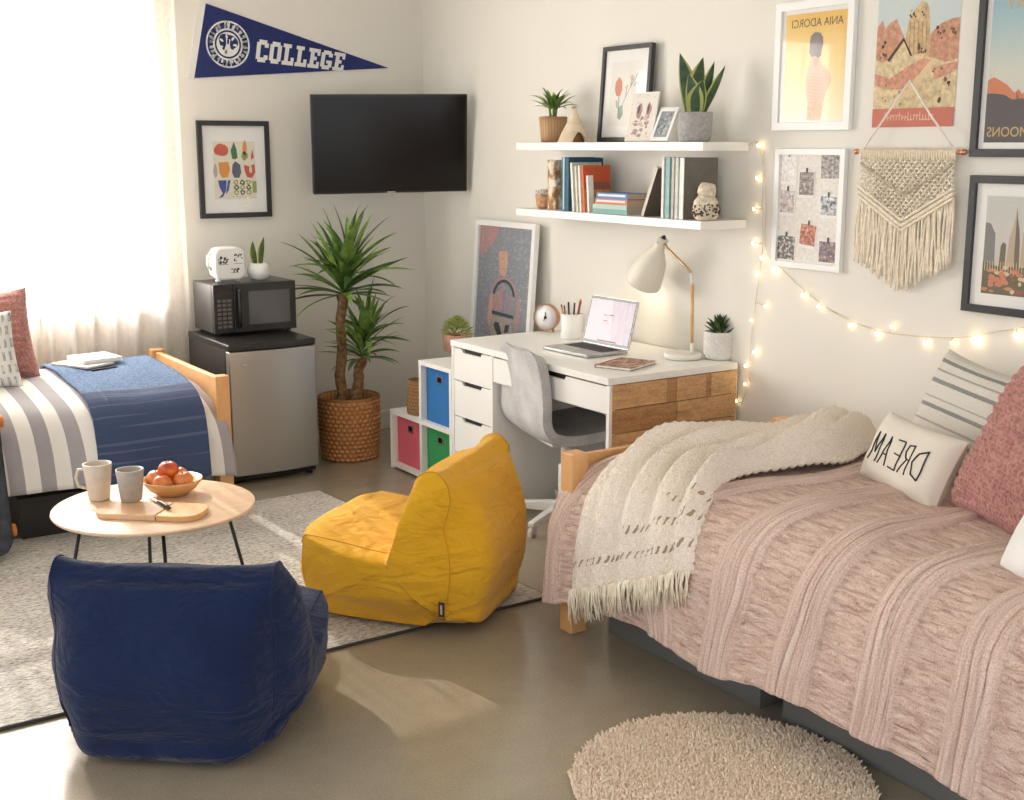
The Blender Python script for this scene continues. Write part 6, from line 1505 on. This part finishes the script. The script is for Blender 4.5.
RP = Path([(3.60, .43), (3.585, .54), (3.50, .585), (3.2, .602), (2.85, .605), (2.62, .598), (2.50, .57), (2.425, .50), (2.396, .41), (2.382, .32), (2.374, .23), (2.368, .165)])
def col_phase(a, c): return a * 7.2 + .30 * noise.noise((a * 4, c * 3.2, 2)) + .10 * noise.noise((a * 9, c * 7, 8))
def comf_xy(a, c, off=0.0, ripple=True):
    """a along the bed from the foot (0) to the head (1); c across from the wall (0) to the hem (1)"""
    p, g = RP.at(c); dr = sstep(.60, .86, c)
    yf = 3.262 + .10 * dr ** 1.5; yh = 1.30
    y = yf + (yh - yf) * a
    n = Vector((g.y, -g.x))
    if n.y < 0 and abs(n.y) > .3: n = -n
    if abs(n.y) <= .3 and n.x > 0: n = -n
    o = off
    if ripple:
        w = col_phase(a, c); fr = abs(math.sin(PI * w)); mk = sstep(.45, .72, fr)
        o += .013 * (1 - mk) + (1 - mk) * .006 * noise.noise((w * 22, c * 5, 4)) + mk * (.006 * noise.noise((w * 2.4, c * 62, 11)) + .004 * noise.noise((w * 5, c * 130, 12)))
        o += .012 * noise.noise((a * 7, c * 6, 5)) + .030 * noise.noise((a * 2.5, c * 2.0, 1)) * (1 - dr * .4)
        o += dr * .010 * math.sin(a * 19) * sstep(.75, 1, c)
    x, z = p.x + n.x * o, p.y + n.y * o
    if c > .82: z += (.006 + .014 * math.sin(a * 11 + .6) + .008 * math.sin(a * 27) - .075 * math.exp(-(a / .10) ** 2)) * (c - .82) / .18
    # the foot corner swings outward round the post
    ff = math.exp(-(a / .05) ** 2) * dr
    x -= .0 * ff
    return x, y, z
NUc, NVc = 430, 330
b = MB(); b.grid(lambda a, c: comf_xy(a, c), NUc, NVc)
for i in range(NUc):
    for j in range(NVc): b.uv[i * NVc + j] = (col_phase(i / (NUc - 1), j / (NVc - 1)), j / (NVc - 1))
o = b.build('comforter', M['comf'], solid=.012, soff=-1)
tag(o, 'dusty pink ruched comforter spread over the bed by the picture wall', 'comforter')
# cream throw with fringe
THP = RP
def throw(a, c):
    """a across the strip (toe side 0, head side 1); c from the wall (0) to the fringe (1)"""
    cc = .115 + c * (.868 - .135 * a)
    p, g = RP.at(cc); dr = sstep(.58, .85, cc)
    y_foot = 3.235 - .05 * dr; y_head = 2.80 - .17 * dr + .05 * sstep(.35, 0, c) - .06 * math.sin(min(1, max(0, (c - .1) / .5)) * PI)
    y = y_foot + (y_head - y_foot) * a
    n = Vector((g.y, -g.x))
    if n.y < 0 and abs(n.y) > .3: n = -n
    if abs(n.y) <= .3 and n.x > 0: n = -n
    fold = (.5 + .5 * math.sin(a * 30 + 2.2 * math.sin(c * 3 + a) + 1.0 * noise.noise((a * 2, c * 3, 4)))) 
    o = .030 + .052 * fold * (1 - .4 * dr) + .012 * noise.noise((a * 5, c * 5, 2))
    o += .065 * (1 - dr) * sstep(.0, .3, c) * max(0, .45 + .8 * noise.noise((a * 2.6, c * 4.5, 9)))
    # bunched roll towards the wall on the head side
    o += .055 * math.exp(-((c - .17) / .13) ** 2 - ((a - .72) / .25) ** 2) + .03 * math.exp(-((c - .36) / .10) ** 2 - ((a - .85) / .16) ** 2)
    o *= min(1, .35 + 8 * min(a, 1 - a)) * min(1, .3 + 10 * c)
    o = max(o, .022 + .012 * dr)
    o += .0035 * math.sin(a * 150) * math.sin(c * 230)
    x, z = p.x + n.x * o, p.y + n.y * o
    y += .02 * noise.noise((a * 3, c * 6, 7)) * (1 - dr * .6)
    return x, y, z
def m_throw():
    t = NT('cream_chunky_knit'); uv = t.uvc(); q = t.xyz(uv)
    d = t.n('ShaderNodeTexVoronoi', Vector=t.mp(uv, (90, 210, 1)), Scale=1.0, Randomness=.5).outputs['Distance']
    c = t.ramp(d, [(.15, (255, 246, 235)), (.6, (252, 237, 221)), (1.0, (226, 203, 178))])
    # two open lace rows near the fringe
    hole = t.n('ShaderNodeTexWave', Vector=t.mp(uv, (1, 2.2, 1)), _bands_direction='DIAGONAL', Scale=9.0, Distortion=.4).outputs['Fac']
    def row(y0, w): return t.math('MULTIPLY', t.math('GREATER_THAN', q[1], y0), t.math('LESS_THAN', q[1], y0 + w))
    rows = t.math('ADD', row(.925, .016), t.math('MULTIPLY', t.math('ADD', row(.868, .016), t.math('MULTIPLY', row(.82, .014), t.math('GREATER_THAN', q[0], .72))), t.math('GREATER_THAN', q[0], .45)))
    hole = t.math('FRACT', t.math('ADD', t.math('MULTIPLY', q[0], 26.0), t.math('MULTIPLY', q[1], 22.0))); f = t.math('MULTIPLY', rows, t.math('GREATER_THAN', hole, .68))
    c = t.mix(f, c, (176, 154, 124))
    t.P(Base__Color=c, Roughness=.92, Sheen__Weight=.2); t.b.inputs['Specular IOR Level'].default_value = .15
    return t.bump(t.math('SUBTRACT', t.math('MULTIPLY', d, -1.0), t.math('MULTIPLY', f, 1.5)), .8, .007).m
M['throw'] = m_throw()
t = thing('throw_blanket', 'cream knitted throw with a fringe draped over the foot of the pink bed', 'blanket', (2.5, 3.0, 0))
WORLD_PARTS.add(t.name)
b = MB(); b.grid(throw, 150, 260); b.build('cloth', M['throw'], t, solid=.012, soff=1)
b = MB(); rs = random.Random(41)
for i in range(130):
    a = (i + .5) / 130; p = Vector(throw(a, .992)); q = p + Vector((-.012, rs.uniform(-.012, .012), -.045)); r = p + Vector((-.006 + rs.uniform(-.012, .012), rs.uniform(-.02, .02), -.098 - rs.uniform(0, .02)))
    p.x -= .006
    b.tube([p, p + Vector((-.005, 0, -.008)), q, r], [.0028, .0034, .0026, .0016], 6); 
    if i % 2: r2 = r + Vector((.004, .012, .01)); b.tube([p, q + Vector((.003, .008, 0)), r2], [.003, .003, .002], 5)
o = b.build('fringe', mat('fringe_cream', (250, 231, 210), .95, var=(50, .08)), t); o['kind'] = 'stuff'
# open lace rows near the end of the throw
# pillows
def m_dream(): return m_fabric('oatmeal_canvas', (222, 213, 198), (232, 224, 211), 500, bs=.2)
pc = Vector((3.09, 2.45, .70)); PWd, PHt, PTh = .41, .235, .12
tl_d, tr_d, bl_d, br_d = (893, 413), (962, 440), (860, 470), (930, 507)
t = thing('pillow', 'small oatmeal lumbar pillow with reversed DREAM lettering', 'pillow', mtx=frame_from(pc, (-.30, -.95, -.02), (.48, -.02, 1)))
b = MB(); pillow(b, PWd, PHt, PTh, 44, pull=.06); b.build('cushion', m_dream(), t)
STR = {'D': [[(0, 0), (.03, 1)], [(.0, 1), (.5, .82), (.72, .5), (.5, .12), (0, 0)]], 'R': [[(0, 0), (.02, 1)], [(0, 1), (.5, .95), (.58, .72), (.4, .52), (.02, .48)], [(.25, .5), (.62, 0)]],
       'E': [[(0, 0), (.02, 1)], [(.02, 1), (.55, .98)], [(.01, .5), (.45, .52)], [(0, 0), (.55, .03)]], 'A': [[(0, 0), (.32, 1)], [(.32, 1), (.62, 0)], [(.12, .36), (.53, .36)]], 'M': [[(0, 0), (.06, 1)], [(.06, 1), (.36, .3)], [(.36, .3), (.66, 1)], [(.66, 1), (.72, 0)]]}
b = MB(); lx = -.135
for ch, adv in (('D', .062), ('R', .053), ('E', .052), ('A', .055), ('M', .06)):
    for s in STR[ch]:
        pts = []
        for (x0, y0), (x1, y1) in zip(s, s[1:]):
            for k in range(7): f = k / 6; pts.append((x0 + (x1 - x0) * f, y0 + (y1 - y0) * f))
        P3 = []
        for x, y in pts: X, Y = -(lx + x * .062), -.05 + y * .094; P3.append((X, Y, pillow_z(PWd, PHt, PTh, X, Y) + .0012))
        b.tube(P3, .0024, 6)
    lx += adv
b.build('lettering', mc('ink_black', (44, 40, 40), .8), t)
def m_strpil():
    n = NT('woven_stripe_cream'); y = n.xyz(n.uvc())[1]
    nz = n.noise(n.mp(n.uvc(), (90, 24, 1)), 1.0, 3, .8); yy = n.math('ADD', y, n.math('MULTIPLY', n.math('SUBTRACT', nz, .5), .018))
    cs = [(0, (226, 220, 208))]
    for p, wd, c in ((.10, .025, (150, 146, 142)), (.2, .03, (112, 110, 110)), (.27, .014, (170, 166, 160)), (.38, .03, (108, 106, 106)), (.46, .014, (160, 156, 152)), (.56, .028, (112, 110, 110)), (.63, .012, (168, 164, 158)), (.74, .03, (108, 106, 106)), (.83, .014, (150, 146, 142)), (.9, .026, (104, 102, 102))):
        cs += [(p, c), (p + wd, (226, 220, 208))]
    c = n.ramp(yy, cs, 'CONSTANT'); fz = n.noise(n.mp(n.uvc(), (160, 70, 1)), 1.0, 2, .7)
    n.P(Base__Color=n.mix(.3, c, n.ramp(fz, [(.3, (150, 146, 140)), (.7, (244, 240, 232))])), Roughness=.95); return n.bump(fz, .5, .006).m
b = MB(); pillow(b, .46, .46, .15, 50, 0)
o = b.build('pillow', m_strpil()); o.matrix_world = frame_from((3.37, 2.465, .75), (-.20, -.95, -.10), (.36, -.14, .92)); tag(o, 'cream pillow with charcoal stripes leaning on the wall behind the lettered one', 'pillow')
KN2 = lambda u, v: .010 * abs(math.sin(v * 22 + 1.1 * math.sin(u * 5))) * (.6 + .5 * abs(math.sin(u * 34 + v * 12))) - .002
b = MB(); pillow(b, .50, .48, .2, 120, 0, KN2)
o = b.build('pillow', M['pinkknit']); o.matrix_world = frame_from((3.06, 1.98, .80), (-.30, -.92, -.10), (.42, -.10, .95)); tag(o, 'large dusty rose chunky knit pillow on the pink comforter', 'pillow')
b = MB(); pillow(b, .46, .36, .16, 44)
o = b.build('pillow', M['sheet_w']); o.matrix_world = frame_from((2.71, 1.60, .745), (-.25, -.95, .0), (.5, -.1, .9)); tag(o, 'plain white pillow at the right edge of the pink bed', 'pillow')
# smoky under-bed boxes
SMK = m_glass('smoky_plastic', lin((120, 122, 126)), .05, .12)
SMK = NT('smoky_grey_plastic').P(Base__Color=lin((124, 124, 120)), Roughness=.28, Alpha=.7).m
for lab, a, c in (('smoky grey storage box nearest the foot of the pink bed', 2.50, 3.235), ('smoky grey storage box further along under the pink bed', 1.55, 2.41)):
    bin_('storage_box', lab, 2.535, 3.05, a, c, .17, SMK, mc('smoky_lid', (84, 84, 84), .4))
